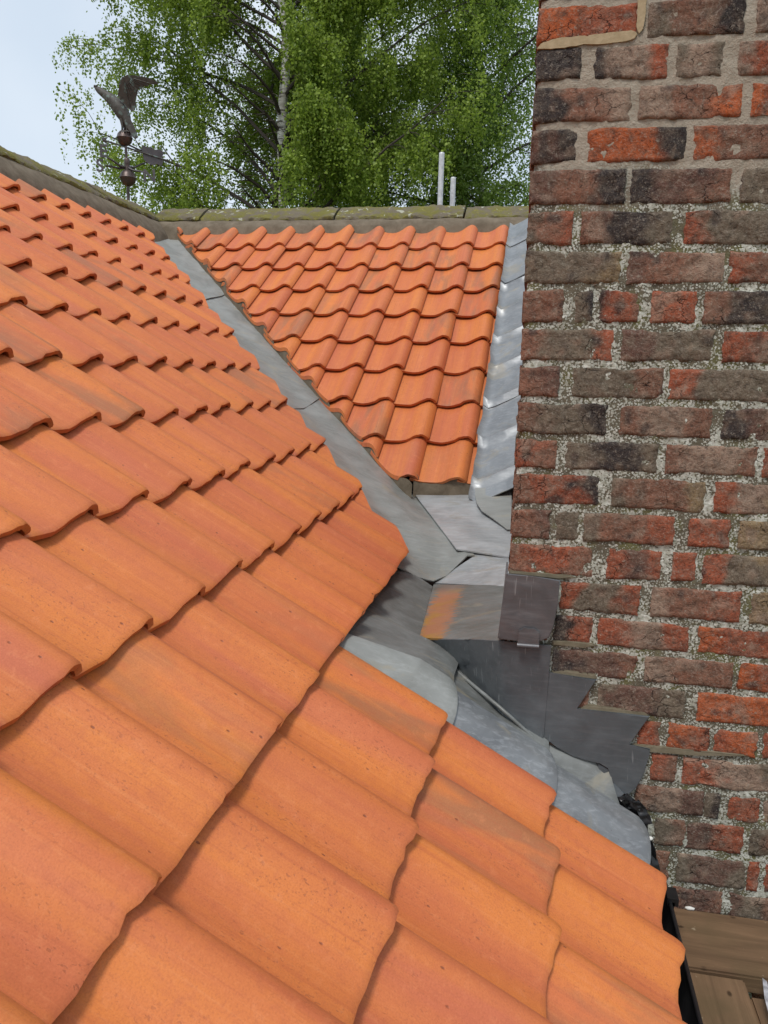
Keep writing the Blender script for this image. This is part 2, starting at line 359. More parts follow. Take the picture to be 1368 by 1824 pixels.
def loft(lines, n, m):
    """grid between several 3-D polylines: n samples along each, m between neighbours"""
    L = [resample(l, n) for l in lines]; rows = []
    for i in range(n):
        row = []
        for a, b in zip(L, L[1:]):
            for k in range(m): row.append(a[i].lerp(b[i], k/m))
        row.append(L[-1][i]); rows.append(row)
    return rows
def ragged(pts, n, amp, seed):
    r = random.Random(seed); P = [Vector((x, y, 0)) for x, y in pts]; P.append(P[0])
    return [(p.x+r.uniform(-amp, amp), p.y+r.uniform(-amp, amp)) for p in resample(P, n)[:-1]]
def plate(name, pts, thick, mat, parent, nrm, bevel=.0012):
    """flat plate cut to an outline, with its thickness behind the face"""
    bm = bmesh.new(); n = Vector(nrm).normalized()
    top = [bm.verts.new(Vector(p)) for p in pts]; bot = [bm.verts.new(Vector(p)-n*thick) for p in pts]
    bm.faces.new(top); bm.faces.new(bot[::-1]); k = len(pts)
    for i in range(k): bm.faces.new((top[i], bot[i], bot[(i+1) % k], top[(i+1) % k]))
    if bevel: bmesh.ops.bevel(bm, geom=[e for e in bm.edges if all(v in top for v in e.verts)], offset=bevel, segments=2, affect='EDGES')
    bmesh.ops.triangulate(bm, faces=[f for f in bm.faces if len(f.verts) > 4])
    return link(name, bm_mesh(bm), mat, parent, 40)

# ------------------------------------------------------------------ roof geometry
AL, BE = .5784, .5953; tA, tB = math.tan(AL), math.tan(BE); cA, sA, cB, sB = math.cos(AL), math.sin(AL), math.cos(BE), math.sin(BE)
CW = .204
WY, WX = 1.6853, -.0385                      # brick wall: front plane y, left corner x
RXA, RYB, RZ = -2.87, 5.63, 1.147            # the two ridges
onA = lambda x, y, a=0.: hit(x, y, (tA, 0, 1), -.792-a)
onB = lambda x, y, b=0.: hit(x, y, (0, -tB, 1), .972-b-5.369*tB)
onW = lambda x, y, d=0.: hit(x, y, (0, 1, 0), WY-d)
zA = lambda x, a=0.: -.792-a-x*tA
zB = lambda y, b=0.: .972-b-(5.369-y)*tB
def at_y(x, y, Y): return hit(x, y, (0, 1, 0), Y)
S_A = {1: -.708, 0: -.957, -1: -1.222, -2: -1.487, -3: -1.778, -4: -2.075, -5: -2.350, -6: -2.640, -7: -2.955, 2: -.445, 3: -.181, 4: .082, 5: .346}
MA = Matrix(((0, -cA, sA), (1, 0, 0), (0, sA, cA)))      # columns: across, up the slope, normal
MB_ = Matrix(((1, 0, 0), (0, cB, -sB), (0, sB, cB)))
A_CUT = lambda x: 2.44-1.183*(x+.363)                     # tiles of the big slope are cut along this line
B_CUT = lambda x: 3.215-1.053*(x+.476)

# one pantile: u across, v up the slope (0 = nose), w normal
PROF = [(-.13, .016), (-.06, .011), (.04, .006), (.16, .0015), (.30, 0), (.42, .002), (.52, .0085), (.60, .0165), (.68, .0265), (.75, .0345), (.81, .0395), (.86, .0415), (.91, .0405), (.955, .0365), (1.0, .030), (1.035, .0215), (1.055, .0145)]
def prof_w(t):
    for (a, wa), (b, wb) in zip(PROF, PROF[1:]):
        if a <= t <= b: return lerp(wa, wb, (t-a)/(b-a))
    return PROF[0][1] if t < 0 else PROF[-1][1]
TL, TT, TILT = .372, .0150, .0235
def tile_bm(seed):
    r = random.Random(seed); bm = bmesh.new(); vr = [0, .004, .012, .10, .19, .28, TL]; top, bot = [], []
    n = len(PROF); warp = r.uniform(-.0025, .0025); skew = r.uniform(-.0015, .0015)
    nose = [r.uniform(-.0012, .0012) for _ in range(n)]
    for _ in range(r.choice((0, 1, 1, 2))):
        k = r.choice((1, 8, 9, 12, 13, 14, 15)); nose[k] += r.uniform(.002, .006)      # chipped nose
    for iv, v in enumerate(vr):
        rt, rb = [], []
        for k, (t, wz) in enumerate(PROF):
            tn = PROF[min(k+1, n-1)]; tp = PROF[max(k-1, 0)]
            nx, nw = -(tn[1]-tp[1]), (tn[0]-tp[0])*CW; ln = math.hypot(nx, nw); nx, nw = nx/ln, nw/ln
            base = TILT*(1-v/.268)+warp*(t-.5)*math.cos(v*6)+skew*math.sin(v*9+seed)
            vv = v+(nose[k]+.0012*math.sin(k*1.7+seed) if iv < 3 else 0)
            rd = (.0028, .0008, 0)[iv] if iv < 3 else 0
            rt.append(bm.verts.new((t*CW-nx*rd, vv, wz+base-rd*nw)))
            rb.append(bm.verts.new((t*CW-nx*TT, vv+(.001 if iv == 0 else 0), wz+base-TT*nw)))
        top.append(rt); bot.append(rb)
    for i in range(len(vr)-1):
        for k in range(n-1):
            bm.faces.new((top[i][k], top[i][k+1], top[i+1][k+1], top[i+1][k])); bm.faces.new((bot[i][k], bot[i+1][k], bot[i+1][k+1], bot[i][k+1]))
        bm.faces.new((top[i][0], top[i+1][0], bot[i+1][0], bot[i][0])); bm.faces.new((top[i][-1], bot[i][-1], bot[i+1][-1], top[i+1][-1]))
    for k in range(n-1):
        bm.faces.new((top[0][k], bot[0][k], bot[0][k+1], top[0][k+1])); bm.faces.new((top[-1][k], top[-1][k+1], bot[-1][k+1], bot[-1][k]))
    return bm
TILE = []
for q in range(6):
    me = bm_mesh(tile_bm(q), 'pantile'); me.materials.append(M['tile'])
    me.polygons.foreach_set('use_smooth', [True]*len(me.polygons)); me.set_sharp_from_angle(angle=math.radians(38)); TILE.append(me)
TIPU, TIPW = 1.055*CW, TILT+.0145
def place_tile(tip, mat3, parent, cuts=(), jit=1.):
    """cuts: (point, normal) planes, the side the normal points to is removed"""
    r = random
    org = Vector(tip)-mat3 @ Vector((TIPU, 0, TIPW))+mat3 @ Vector((r.uniform(-.0025, .0025), r.uniform(-.004, .004), r.uniform(-.0005, .0022)))*jit
    m4 = Matrix.Translation(org) @ (mat3 @ Matrix.Rotation(r.gauss(0, .006)*jit, 3, 'Z') @ Matrix.Rotation(r.gauss(0, .004)*jit, 3, 'X') @ Matrix.Rotation(r.gauss(0, .006)*jit, 3, 'Y')).to_4x4()
    me = TILE[r.randrange(6)]; inv = m4.inverted()
    corners = [m4 @ Vector((u*CW, v, .02)) for u in (-.13, 1.055) for v in (0, TL)]
    for p, n in cuts:
        ds = [(c-Vector(p)).dot(Vector(n)) for c in corners]
        if min(ds) >= -.012: return None
        if max(ds) <= 0: continue
        bm = bmesh.new(); bm.from_mesh(me)
        bmesh.ops.bisect_plane(bm, geom=bm.verts[:]+bm.edges[:]+bm.faces[:], plane_co=inv @ Vector(p), plane_no=(inv.to_3x3() @ Vector(n)).normalized(), clear_outer=True)
        be = [e for e in bm.edges if e.is_boundary]
        if be: bmesh.ops.triangle_fill(bm, edges=be, use_beauty=True)
        if not bm.faces: bm.free(); return None
        me = bpy.data.meshes.new('cut pantile'); bm.to_mesh(me); bm.free()
        if not me.materials: me.materials.append(M['tile'])
        me.set_sharp_from_angle(angle=math.radians(38))
    o = bpy.data.objects.new('tile', me); C.objects.link(o); o.parent = parent
    o.matrix_basis = Matrix.Translation(-Vector(parent.location)) @ m4
    return o

# ---- ground
gm = mesh([(-400, -400, -4.3), (400, -400, -4.3), (400, 400, -4.3), (-400, 400, -4.3)], [(0, 1, 2, 3)])
tag(link('ground', gm, 'grass'), 'grass ground around the building, far below the roofs', None, None, 'structure')

# ---- house walls under the roofs
hw = thing('house_wall', 'house walls below the eaves of the orange tiled roofs', 'wall', (-1.3, 2, -4.3))
bm = bmesh.new(); add_box(bm, (-5.6, -2.5, -4.3), (.16, 6.6, -1.12)); link('wall', bm_mesh(bm), 'wallplain', hw)
bm = bmesh.new(); add_box(bm, (.165, 3.4, -4.3), (3.4, 7.9, -1.1)); link('wall', bm_mesh(bm), 'wallplain', hw)

# ---- big slope (falls to the right) and the slope that faces the camera
rA = thing('pantile_roof', 'large orange clay pantile roof slope falling to the black gutter', 'roof', (-1.3, 1.5, -1.05))
rB = thing('pantile_roof', 'smaller triangular orange pantile slope between the lead valley and the brick wall', 'roof', (-1.2, 4.4, -.55))
nA = Vector((1.183, 1, 0)).normalized()
cutA = ((0, A_CUT(0), 0), nA)
spare = []
for i in range(-7, 6):
    s = S_A[i]; x = s*cA; jx = random.uniform(-.012, .012)
    for j in range(-7, 27):
        y = .727+j*CW+jx*.6
        if i >= 3 and j > 4: break
        tip = (x, y, -.792-s*sA)
        o = place_tile(tip, MA, rA, (cutA,) if i <= 2 else ())
# the part of the slope that runs on behind the camera
bm = bmesh.new()
for i in range(-7, 6):
    for j in range(-16, -7):
        s = S_A[i]; tb = bmesh.new(); tb.from_mesh(TILE[(i*3+j) % 6])
        m4 = Matrix.Translation(Vector((s*cA, .727+j*CW, -.792-s*sA))-MA @ Vector((TIPU, 0, TIPW))) @ MA.to_4x4()
        bmesh.ops.transform(tb, matrix=m4, verts=tb.verts); tm = bpy.data.meshes.new('t'); tb.to_mesh(tm); tb.free(); bm.from_mesh(tm); bpy.data.meshes.remove(tm)
o = link('tile_field', bm_mesh(bm, recalc=False), 'tile', rA, 38); o['kind'] = 'stuff'
# tiles of the facing slope
nBc = Vector((-1.053, -1, 0)).normalized()
for i in range(1, 10):
    jx = random.uniform(-.004, .004)
    for j in range(-1, 12):
        tip = (-.233-j*CW-.0038*i+jx, 5.369-i*.2778*cB, .972-i*.2778*sB)
        place_tile(tip, MB_, rB, (((-.476, 3.215, 0), nBc), ((WX-.004, 0, 0), (1, 0, 0))))
# decks
link('roof_deck', mesh([(-2.87, -2.6, zA(-2.87, .115)), (.24, -2.6, zA(.24, .115)), (.24, 1.62, zA(.24, .115)), (-.42, 1.62, zA(-.42, .115)), (-.42, A_CUT(-.42)-.08, zA(-.42, .115)), (-2.87, A_CUT(-2.87)-.08, zA(-2.87, .115))],
     [(0, 1, 2, 3, 4, 5)]), 'deck', rA)
link('roof_deck', mesh([(-.05, 3.36, zB(3.36, .11)), (-.05, 5.63, zB(5.63, .11)), (-2.6, 5.63, zB(5.63, .11)), (-.52, 3.36, zB(3.36, .11))], [(0, 1, 2, 3)]), 'deck', rB)
# hidden back slopes
bm = bmesh.new()
def strip(bm, f, us, vs_):
    g = [[bm.verts.new(f(u, v)) for u in us] for v in vs_]
    for a, b in zip(g, g[1:]):
        for k in range(len(us)-1): bm.faces.new((a[k], a[k+1], b[k+1], b[k]))
strip(bm, lambda u, v: (RXA-v*cA, u, zA(RXA)-.14-v*sA+prof_w(((u/CW) % 1))), [-2.6+.034*k for k in range(270)], [0.02, 1.2, 3.3])
o = link('tile_field', bm_mesh(bm), 'tile', rA, 60); o['kind'] = 'stuff'
bm = bmesh.new()
strip(bm, lambda u, v: (u, RYB+v*cB, zB(RYB)-.14-v*sB+prof_w(((u/CW) % 1))), [-2.7+.034*k for k in range(160)], [0.02, 1.2, 2.7])
o = link('tile_field', bm_mesh(bm), 'tile', rB, 60); o['kind'] = 'stuff'

# ---- ridge stones with bedding mortar
def ridge_run(parent, p0, p1, side, cutsz, seed):
    """side: horizontal unit vector towards the visible slope"""
    d = (Vector(p1)-Vector(p0)).normalized(); sd_ = Vector(side); r = random.Random(seed)
    prof = [(-.215, -.105), (-.20, -.118), (0, -.035), (.168, -.124), (.180, -.113), (.178, -.097), (.10, -.047), (.035, -.008), (0, .002), (-.035, -.006), (-.11, -.046)]
    for a, b in cutsz:
        n = max(6, int((b-a)/.018)); bm = bmesh.new(); rings = []
        for k in range(n+1):
            q = a+.006+(b-a-.012)*k/n; ring = []; hz = (a*7.31 % 1-.5)*.012+(b*3.7 % 1-.5)*.016*(k/n-.5)
            for (h, z) in prof:
                p = Vector(p0)+d*q+sd_*h+Vector((0, 0, z)); e = .007*noise.noise(p*9)+.007*noise.noise(p*28)+.004*noise.noise(p*70)+hz
                ring.append(bm.verts.new(p+Vector((0, 0, e))+sd_*(e*.5)))
            rings.append(ring)
        for x0, x1 in zip(rings, rings[1:]):
            for k in range(len(prof)): bm.faces.new((x0[k], x0[(k+1) % len(prof)], x1[(k+1) % len(prof)], x1[k]))
        bm.faces.new(rings[0]); bm.faces.new(rings[-1][::-1])
        link('ridge_stone', bm_mesh(bm), 'ridge', parent, 50)
def bedding(parent, f, L0, L1):
    n = int((L1-L0)/.03); bm = bmesh.new(); g = []
    for k in range(n+1):
        q = L0+(L1-L0)*k/n; row = []
        for m_ in range(7): row.append(bm.verts.new(f(q, m_/6) if m_ else f(q, 0)-Vector((0, 0, .085))))
        g.append(row)
    for a, b in zip(g, g[1:]):
        for k in range(6): bm.faces.new((a[k], a[k+1], b[k+1], b[k]))
    return link('bedding_mortar', bm_mesh(bm), 'bed', parent, 60)
joints = [-.6+.0, .3, 1.2, 2.08, 3.0, 3.86, 4.75, 5.50, 6.4]
ridge_run(rA, (RXA, 0, RZ), (RXA, 1, RZ), (1, 0, 0), [(-2.6, -1.5), (-1.5, -.6)]+list(zip(joints, joints[1:])), 1)
ridge_run(rB, (0, RYB, RZ), (1, RYB, RZ), (0, -1, 0), [(-2.74, -2.389), (-2.389, -1.42), (-1.42, -.543), (-.543, WX-.004)], 2)
def fA(q, t):
    h = lerp(.300, .165, t); x = RXA+h; z = lerp(zA(x)-.020, RZ-.110, t**.8); p = Vector((x, q, z)); return p+Vector((.006, 0, .005))*noise.noise(p*11)
def fB(q, t):
    h = lerp(.272, .165, t); y = RYB-h; z = lerp(zB(y)-.020, RZ-.110, t**.8); p = Vector((q, y, z)); return p+Vector((0, -.006, .005))*noise.noise(p*11)
bedding(rA, fA, -2.6, 5.60); bedding(rB, fB, -2.86, WX)

# ---- bedding mortar under the cut edge and the bottom edge of the facing slope
def tileB_under(x, y):
    i_f = (5.369-y)/(.2778*cB); i = math.ceil(i_f-1e-6); i = min(max(i, 1), 9); v = (i-i_f)*.2778
    t = ((x-(-.233-.0038*i))/CW) % 1.; t = t+1.055 if t < 0 else t+.055
    t = t if t <= 1.055 else t-1
    return zB(y)+(prof_w(t)+TILT*(1-v/.268)-TIPW-TT*.4)/cB
VLz = lambda x: zA(x, .018)
VLy = lambda x: 5.369-(.972-.088-VLz(x))/tB
bm = bmesh.new(); g = []
for k in range(240):
    x = lerp(-2.52, -.492, k/239); y = B_CUT(x)+.004
    top = tileB_under(x, y); yb = VLy(x)+.012; bot = min(top-.03, VLz(x)-.004 if yb < y else VLz(x))
    row = []
    for m_ in range(5):
        tt = m_/4; p = Vector((x-.030*(1-tt)*0, lerp(y, min(y, yb), 1-tt) if False else y-.012*(1-tt), lerp(top-.17, top, tt))); row.append(bm.verts.new(p+Vector((-.5, -.5, 0))*.006*noise.noise(p*14)))
    g.append(row)
for a, b in zip(g, g[1:]):
    for k in range(4): bm.faces.new((a[k], a[k+1], b[k+1], b[k]))
g2 = []
for k in range(60):
    x = lerp(-.497, -.236, k/59); y = 5.369-9*.2778*cB+.010; top = tileB_under(x, y+.004); row = []
    for m_ in range(5):
        tt = m_/4; p = Vector((x, y-.006*(1-tt), lerp(-.505, top, tt))); row.append(bm.verts.new(p+Vector((0, -1, 0))*.004*noise.noise(p*20)))
    g2.append(row)
for a, b in zip(g2, g2[1:]):
    for k in range(4): bm.faces.new((a[k], a[k+1], b[k+1], b[k]))
link('bedding_mortar', bm_mesh(bm), 'bed', rB, 60)

# ------------------------------------------------------------------ lead valley
lv = thing('lead_valley', 'grey lead valley gutter running between the two tiled slopes', 'lead valley', (-1.4, 4.0, .0))
hx, hy = -.694, -.72                                        # horizontal, from the facing slope towards the big slope
def VL(x, q):
    p = Vector((x, VLy(x), VLz(x)))
    if q < 0: dz = -q*.72*tB*.95
    else: dz = .03*min(q, .2)/.2+max(0, q-.2)*.453*.95
    return p+Vector((hx*q, hy*q, dz))
def vgrid(x0, x1, nx, lift, e0=0, e1=0):
    qs = [-.30, -.2, -.1, -.04, -.01, .02, .07, .13, .18, .21, .26, .34, .44, .54, .64]; rows = []
    for i in range(nx+1):
        row = []
        for q in qs:
            x = lerp(x0+e0*q, x1+e1*q, i/nx); row.append(VL(x, q)+Vector((0, 0, lift)))
        rows.append(row)
    return rows
link('lead_sheet', sheet(vgrid(-1.06, -2.06, 24, .010, .62, .62), .004, .004, 8, 3), 'lead', lv, 50)
link('lead_sheet', sheet(vgrid(-1.92, -2.76, 24, .018, .62, .1), .004, .004, 8, 5), 'lead', lv, 50)
# lowest sheet: three fold lines, dressed out over the saddle
PT = dict(a=Vector((-.505, 3.352, -.512)), b=Vector((WX-.002, 3.35, -.495)), cl=at_y(843, 991, 2.60), cr=at_y(906, 995, 2.577),
          dl=onA(771, 1044, .045), dr=at_y(898, 1045, 2.30), el=onA(747, 1136, .030), er=onW(894, 1141, -.012))
PT['dr'].x = WX-.003; PT['er'].x = WX-.003
rt_line = [VL(-1.20, -.28), VL(-.75, -.28), PT['a']+Vector((.045, .02, .006)), PT['cl']+Vector((.004, 0, .001))]
vr_line = [VL(-1.20, 0), VL(-.75, 0), PT['a'], PT['cl']+Vector((-.02, -.01, 0))]
md_line = [VL(-1.20, .11), VL(-.80, .11), VL(-.62, .11), at_y(795, 1028, 2.48)]
cr_line = [VL(-1.20, .21), VL(-.86, .21), VL(-.68, .21).lerp(onA(734, 990, .06), .3), onA(734, 990, .06), at_y(772, 1037, 2.43)]
lf_line = [VL(-1.20, .42), VL(-.90, .42), onA(690, 975, .065), onA(742, 1029, .056)]
ll_line = [VL(-1.20, .62), VL(-.95, .62), onA(640, 975, .07), onA(700, 1008, .05)]
up = Vector((0, 0, .0045))
link('lead_sheet', sheet([[p+up for p in r_] for r_ in loft([rt_line, vr_line, md_line, cr_line, lf_line, ll_line], 44, 4)], .004, .004, 8, 9), 'lead', lv, 50)

# ------------------------------------------------------------------ lead saddle beside the wall
ls = thing('lead_saddle', 'lead lined saddle with an orange stain beside the corner of the brick wall', 'lead flashing', (-.2, 2.2, -.8))
A0, B0 = PT['a']+Vector((-.02, .06, .02)), PT['b']+Vector((0, .06, .03)); D0, D1 = PT['dl']+Vector((0, .04, 0)), PT['dr']+Vector((0, 0, .002))
up1 = Vector((0, 0, .006))
link('lead_sheet', sheet(loft([[PT['cl'].lerp(A0, .10), PT['cl'], D0], [PT['cr'].lerp(B0, .10), PT['cr'], D1]], 16, 14), .005, .0015, 9, 1), 'lead_silver', ls, 60)
link('lead_sheet', sheet(loft([[A0+up1, PT['cl']+up1+Vector((-.06, .03, .01))], [B0+up1, PT['cr']+up1]], 22, 14), .005, .0015, 9, 8), 'lead_silver', ls, 60)
link('tray', sheet(loft([[PT['dl']+Vector((0, .02, .001)), PT['el']], [PT['dr']+Vector((0, .02, .001)), PT['er']]], 26, 14), .005, .002, 9, 2), 'lead_tray', ls, 60)
# side of the saddle that climbs under the tiles of the big slope
c_pts = [onA(771, 1044, .045), PT['el'], onA(820, 1200, .026), onW(893, 1268, -.03)]
link('lead_apron', sheet(loft([[onA(690, 990, .070), onA(640, 1065, .066), onA(625, 1110, .045), onA(645, 1133, .030)],
     [onA(725, 1015, .055), onA(685, 1080, .052), onA(672, 1125, .036), onA(702, 1183, .014)],
     [c_pts[0], PT['el'].lerp(c_pts[0], .5), PT['el'], onA(768, 1191, .004)]], 30, 10), .005, .003, 10, 4), 'lead_dull', ls, 60)
# dark upstand closing the front of the saddle, turned onto the brick face
up_l = [onA(757, 1141, .035), onA(800, 1180, .035)-Vector((0, .02, 0)), onW(893, 1272, .004), onW(966, 1337, .012)]
up_r = [onA(757, 1141, .026)+Vector((.004, 0, .006)), PT['el'].lerp(PT['er'], .5)+Vector((0, -.01, .004)), onW(893, 1142, .004), onW(982, 1150, .012)]
link('upstand', sheet([[l.lerp(r_, k/10) for k in range(11)] for l, r_ in zip(resample(up_l, 22), resample(up_r, 22))], .004, .002, 9, 6), 'lead_dark', ls, 60)

bm = bmesh.new(); add_tube(bm, [p+Vector((0, -.004, .004)) for p in resample([onA(757, 1141, .012), onA(800, 1180, .010)-Vector((0, .02, 0)), onW(893, 1264, .006), onW(966, 1330, .014)], 14)], .0045, 8); link('fold', bm_mesh(bm), 'lead_dull', ls, 60)  # bead on the folded edge, added in lighter lead as the crease highlight
# ------------------------------------------------------------------ lead dressed over the tiles against the wall (three lengths)
lf = thing('lead_flashing', 'rounded grey lead flashing dressed over the tiles along the foot of the brick wall', 'lead flashing', (.1, 1.62, -1.0))
SEC = [(1.500, -.004), (1.535, -.003), (1.552, .001), (1.570, .010), (1.588, .023), (1.604, .036), (1.620, .045), (1.636, .050), (1.652, .052)]
def wall_w(x):                                              # height at which the lead meets the wall
    return float(np.interp(x, [-.4, -.25, -.05, .055, .115, .18, .24, .34], [.0, .020, .048, .072, .092, .105, .088, .055]))
def roll_piece(x0, x1, mat, seed, far):
    rows, frows = [], []; n = 24
    for k in range(n+1):
        row, fr_ = [], []; f_ = k/n; lift = lerp(.001, .022, f_)-(.004 if f_ > .97 else 0)
        for q, (y, wz) in enumerate(SEC+[(1.652+.01*m_, None) for m_ in range(far+1)]):
            arc = .020*math.sin(max(0, min(1, (y-1.53)/.14))*math.pi)
            x = lerp(x0, x1+arc, f_); amp = float(np.interp(x, [-.40, -.22], [.12, 1]))
            if wz is None:
                t = (q-len(SEC))/far; wz2 = lerp(.050*amp, wall_w(x), t); y = lerp(1.650, float(np.interp(x, [-.15, -.02, .19, .225], [1.88, 1.694, 1.694, 1.656])), t)
                if x > .20: wz2 = lerp(wz2, .046, min(1, (x-.20)/.03))
                fr_.append(Vector((x, y, zA(x)-TIPW/cA+(wz2+lift-.0035)/cA)))
            else: row.append(Vector((x, y, zA(x)-TIPW/cA+(wz*amp+lift)/cA)))
        rows.append(row); frows.append(fr_)
    link('lead_facet', sheet(frows, .003, .0008, 11, seed+40), 'lead_dull', lf, 60)
    return link('lead_sheet', sheet(rows, .005, .0010, 11, seed), mat, lf, 60)
roll_piece(-.415, -.150, 'lead', 11, 8)
roll_piece(-.200, .068, 'lead_bright', 12, 5)
roll_piece(.035, .268, 'lead_bright', 13, 5)

# ------------------------------------------------------------------ step flashing on the wall
sf = thing('step_flashing', 'dark stepped lead flashing with saw tooth edge let into the brick joints', 'lead flashing', (.12, 1.68, -.95))
steps = [(955, 1190), (980, 1199), (1062, 1212), (1026, 1263), (1157, 1277), (1119, 1327), (1158, 1335), (1157, 1344), (1146, 1382), (1133, 1404), (1117, 1417), (1106, 1411), (1088, 1389), (1084, 1368), (1069, 1359), (1040, 1353), (1018, 1347), (990, 1330), (960, 1306)]
plate('flashing_plate', [onW(x, y, .009) for x, y in steps], .006, 'lead_dark', sf, (0, -1, 0))
for pts in ([(983, 1192), (1000, 1189), (1060, 1200), (1064, 1208), (1060, 1213), (983, 1200)], [(1026, 1263), (1040, 1250), (1150, 1266), (1157, 1273), (1155, 1279), (1075, 1270)], [(1119, 1327), (1130, 1321), (1220, 1332), (1300, 1342), (1340, 1346), (1335, 1351), (1240, 1347), (1157, 1338)],
            [(906, 1022), (907, 1013), (960, 1019), (1015, 1024), (1026, 1030), (997, 1034)], [(984, 1139), (1010, 1140), (1055, 1145), (1066, 1152), (1040, 1155), (984, 1150)]):
    plate('pointing_mortar', [onW(x, lerp(y, min(q_[1] for q_ in pts)+.75*(max(q_[1] for q_ in pts)-min(q_[1] for q_ in pts)), .22), .004) for x, y in pts], .02, 'tan', sf, (0, -1, 0), .003)
# soft lead corner piece tucked behind, at the foot
bm = bmesh.new(); base_ = [(1064, 1359), (1088, 1372), (1090, 1392), (1112, 1414), (1096, 1431), (1080, 1418), (1070, 1390)]
plate('foot_tab', [onW(x, y, .006+.012*(k in (3, 4, 5))) for k, (x, y) in enumerate(base_)], .004, 'lead_dark', sf, (0, -1, .2))
# wrapped corner cover with its folded clip
cc = thing('corner_flashing', 'small purple grey lead cover with folded clip on the wall corner', 'lead flashing', (0, 1.68, -.57))
plate('cover', [onW(x, y, .022) for x, y in [(903, 1022), (950, 1027), (998, 1034), (994, 1075), (986, 1118), (978, 1136), (962, 1143), (925, 1142), (890, 1139), (888, 1130), (895, 1075)]], .004, 'lead_patch', cc, (0, -1, 0), .002)
plate('cover_return', [onW(903, 1022, .021)+Vector((-.002, 0, 0)), onW(888, 1137, .021)+Vector((-.002, 0, 0)), Vector((-.058, 1.86, -.60)), Vector((-.050, 1.86, -.43))], .004, 'lead_patch', cc, (-1, 0, 0), 0)
clip = plate('clip', [onW(x, y, .028) for x, y in [(921, 1151), (924, 1123), (934, 1118), (952, 1120), (961, 1127), (960, 1153), (940, 1154)]], .003, 'lead_patch', cc, (0, -1, 0), .001)
bm = bmesh.new(); add_tube(bm, [onW(921, 1149, .027), onW(960, 1152, .027)], .005, 8); link('clip_fold', bm_mesh(bm), 'lead_patch', cc, 60)

# ------------------------------------------------------------------ lead abutment along the facing slope
ab = thing('abutment_flashing', 'strip of wavy lead dressed over the tile edge against the brick wall', 'lead flashing', (-.13, 4.3, -.5))
def abut(i0, i1, lift, seed, tail=0.):
    rows = []; n = int((i1-i0)*14)
    for k in range(n+1):
        i_f = lerp(i0, i1, k/n); fr = math.ceil(i_f-1e-6)-i_f          # 0 at a nose, ->1 up the tile
        y = 5.369-i_f*.2778*cB; row = []
        step = .024*math.exp(-fr*7)+.003
        for m_ in range(9):
            t = m_/8; x = lerp(-.236-.0016*i_f+.012*noise.noise(Vector((i_f*2, seed, 0))), WX-.003, t)
            wv = (-.020+.085*max(0, t-.15)**1.1)*1.0 if t > .1 else -.024+.018*(1-t/.1)
            row.append(Vector((x, y-.010*math.sin(t*3), zB(y)+(wv+step+lift)/cB)))
        rows.append(row)
    return link('lead_sheet', sheet(rows, .004, .002, 14, seed), 'lead_blue', ab, 60)
abut(6.92, 9.35, .004, 21); abut(2.70, 7.06, .010, 22); abut(1.05, 2.82, .016, 23); abut(.05, 1.15, .022, 24)
# rounded tail of the strip, lying on the saddle
tl = [[at_y(lerp(x0, 911, k/6), y, Y) for k in range(7)] for x0, y, Y in ((846, 872, 3.27), (846, 885, 3.23), (849, 900, 3.12), (858, 913, 3.03), (876, 926, 2.95), (893, 938, 2.88), (903, 947, 2.83))]
for r_ in tl:
    for p in r_: p.x = min(p.x, WX-.003); p.z += .008
link('lead_sheet', sheet(tl, .004, .002, 12, 25), 'lead', ab, 60)

# ------------------------------------------------------------------ brick wall
bw = thing('brick_wall', 'tall weathered red brick wall with white lichen on its mortar joints', 'wall', (.6, 2.5, -4.3))
Z0 = .636; G_ = .075
LBy = [82, 150.5, 225, 296.6, 370.5, 440.6, 510.8, 580, 647.6, 712, 777, 837.5, 901, 964, 1027.4]
RBy = [65, 144, 213, 292, 369.6, 443, 511.5, 584, 651.7, 721, 790.7, 856, 924, 984, 1050, 1119.7, 1181, 1238, 1301, 1357.5, 1417.8, 1473.9, 1534, 1597]
def joint_z(k, x):
    z = Z0-k*G_
    dl = onW(930, LBy[k]).z-z if 0 <= k < len(LBy) else (onW(1365, RBy[k]).z-z if 0 <= k < len(RBy) else 0)
    dr = onW(1365, RBy[k]).z-z if 0 <= k < len(RBy) else 0
    return z+.8*lerp(dl, dr, min(1, max(0, (x-WX)/.6)))
TONE = dict(o=(.52, .125, .042), r=(.40, .108, .054), b=(.28, .130, .084), d=(.048, .040, .040), g=(.20, .160, .115), p=(.38, .26, .19), y=(.31, .22, .12), m=(.17, .088, .066))
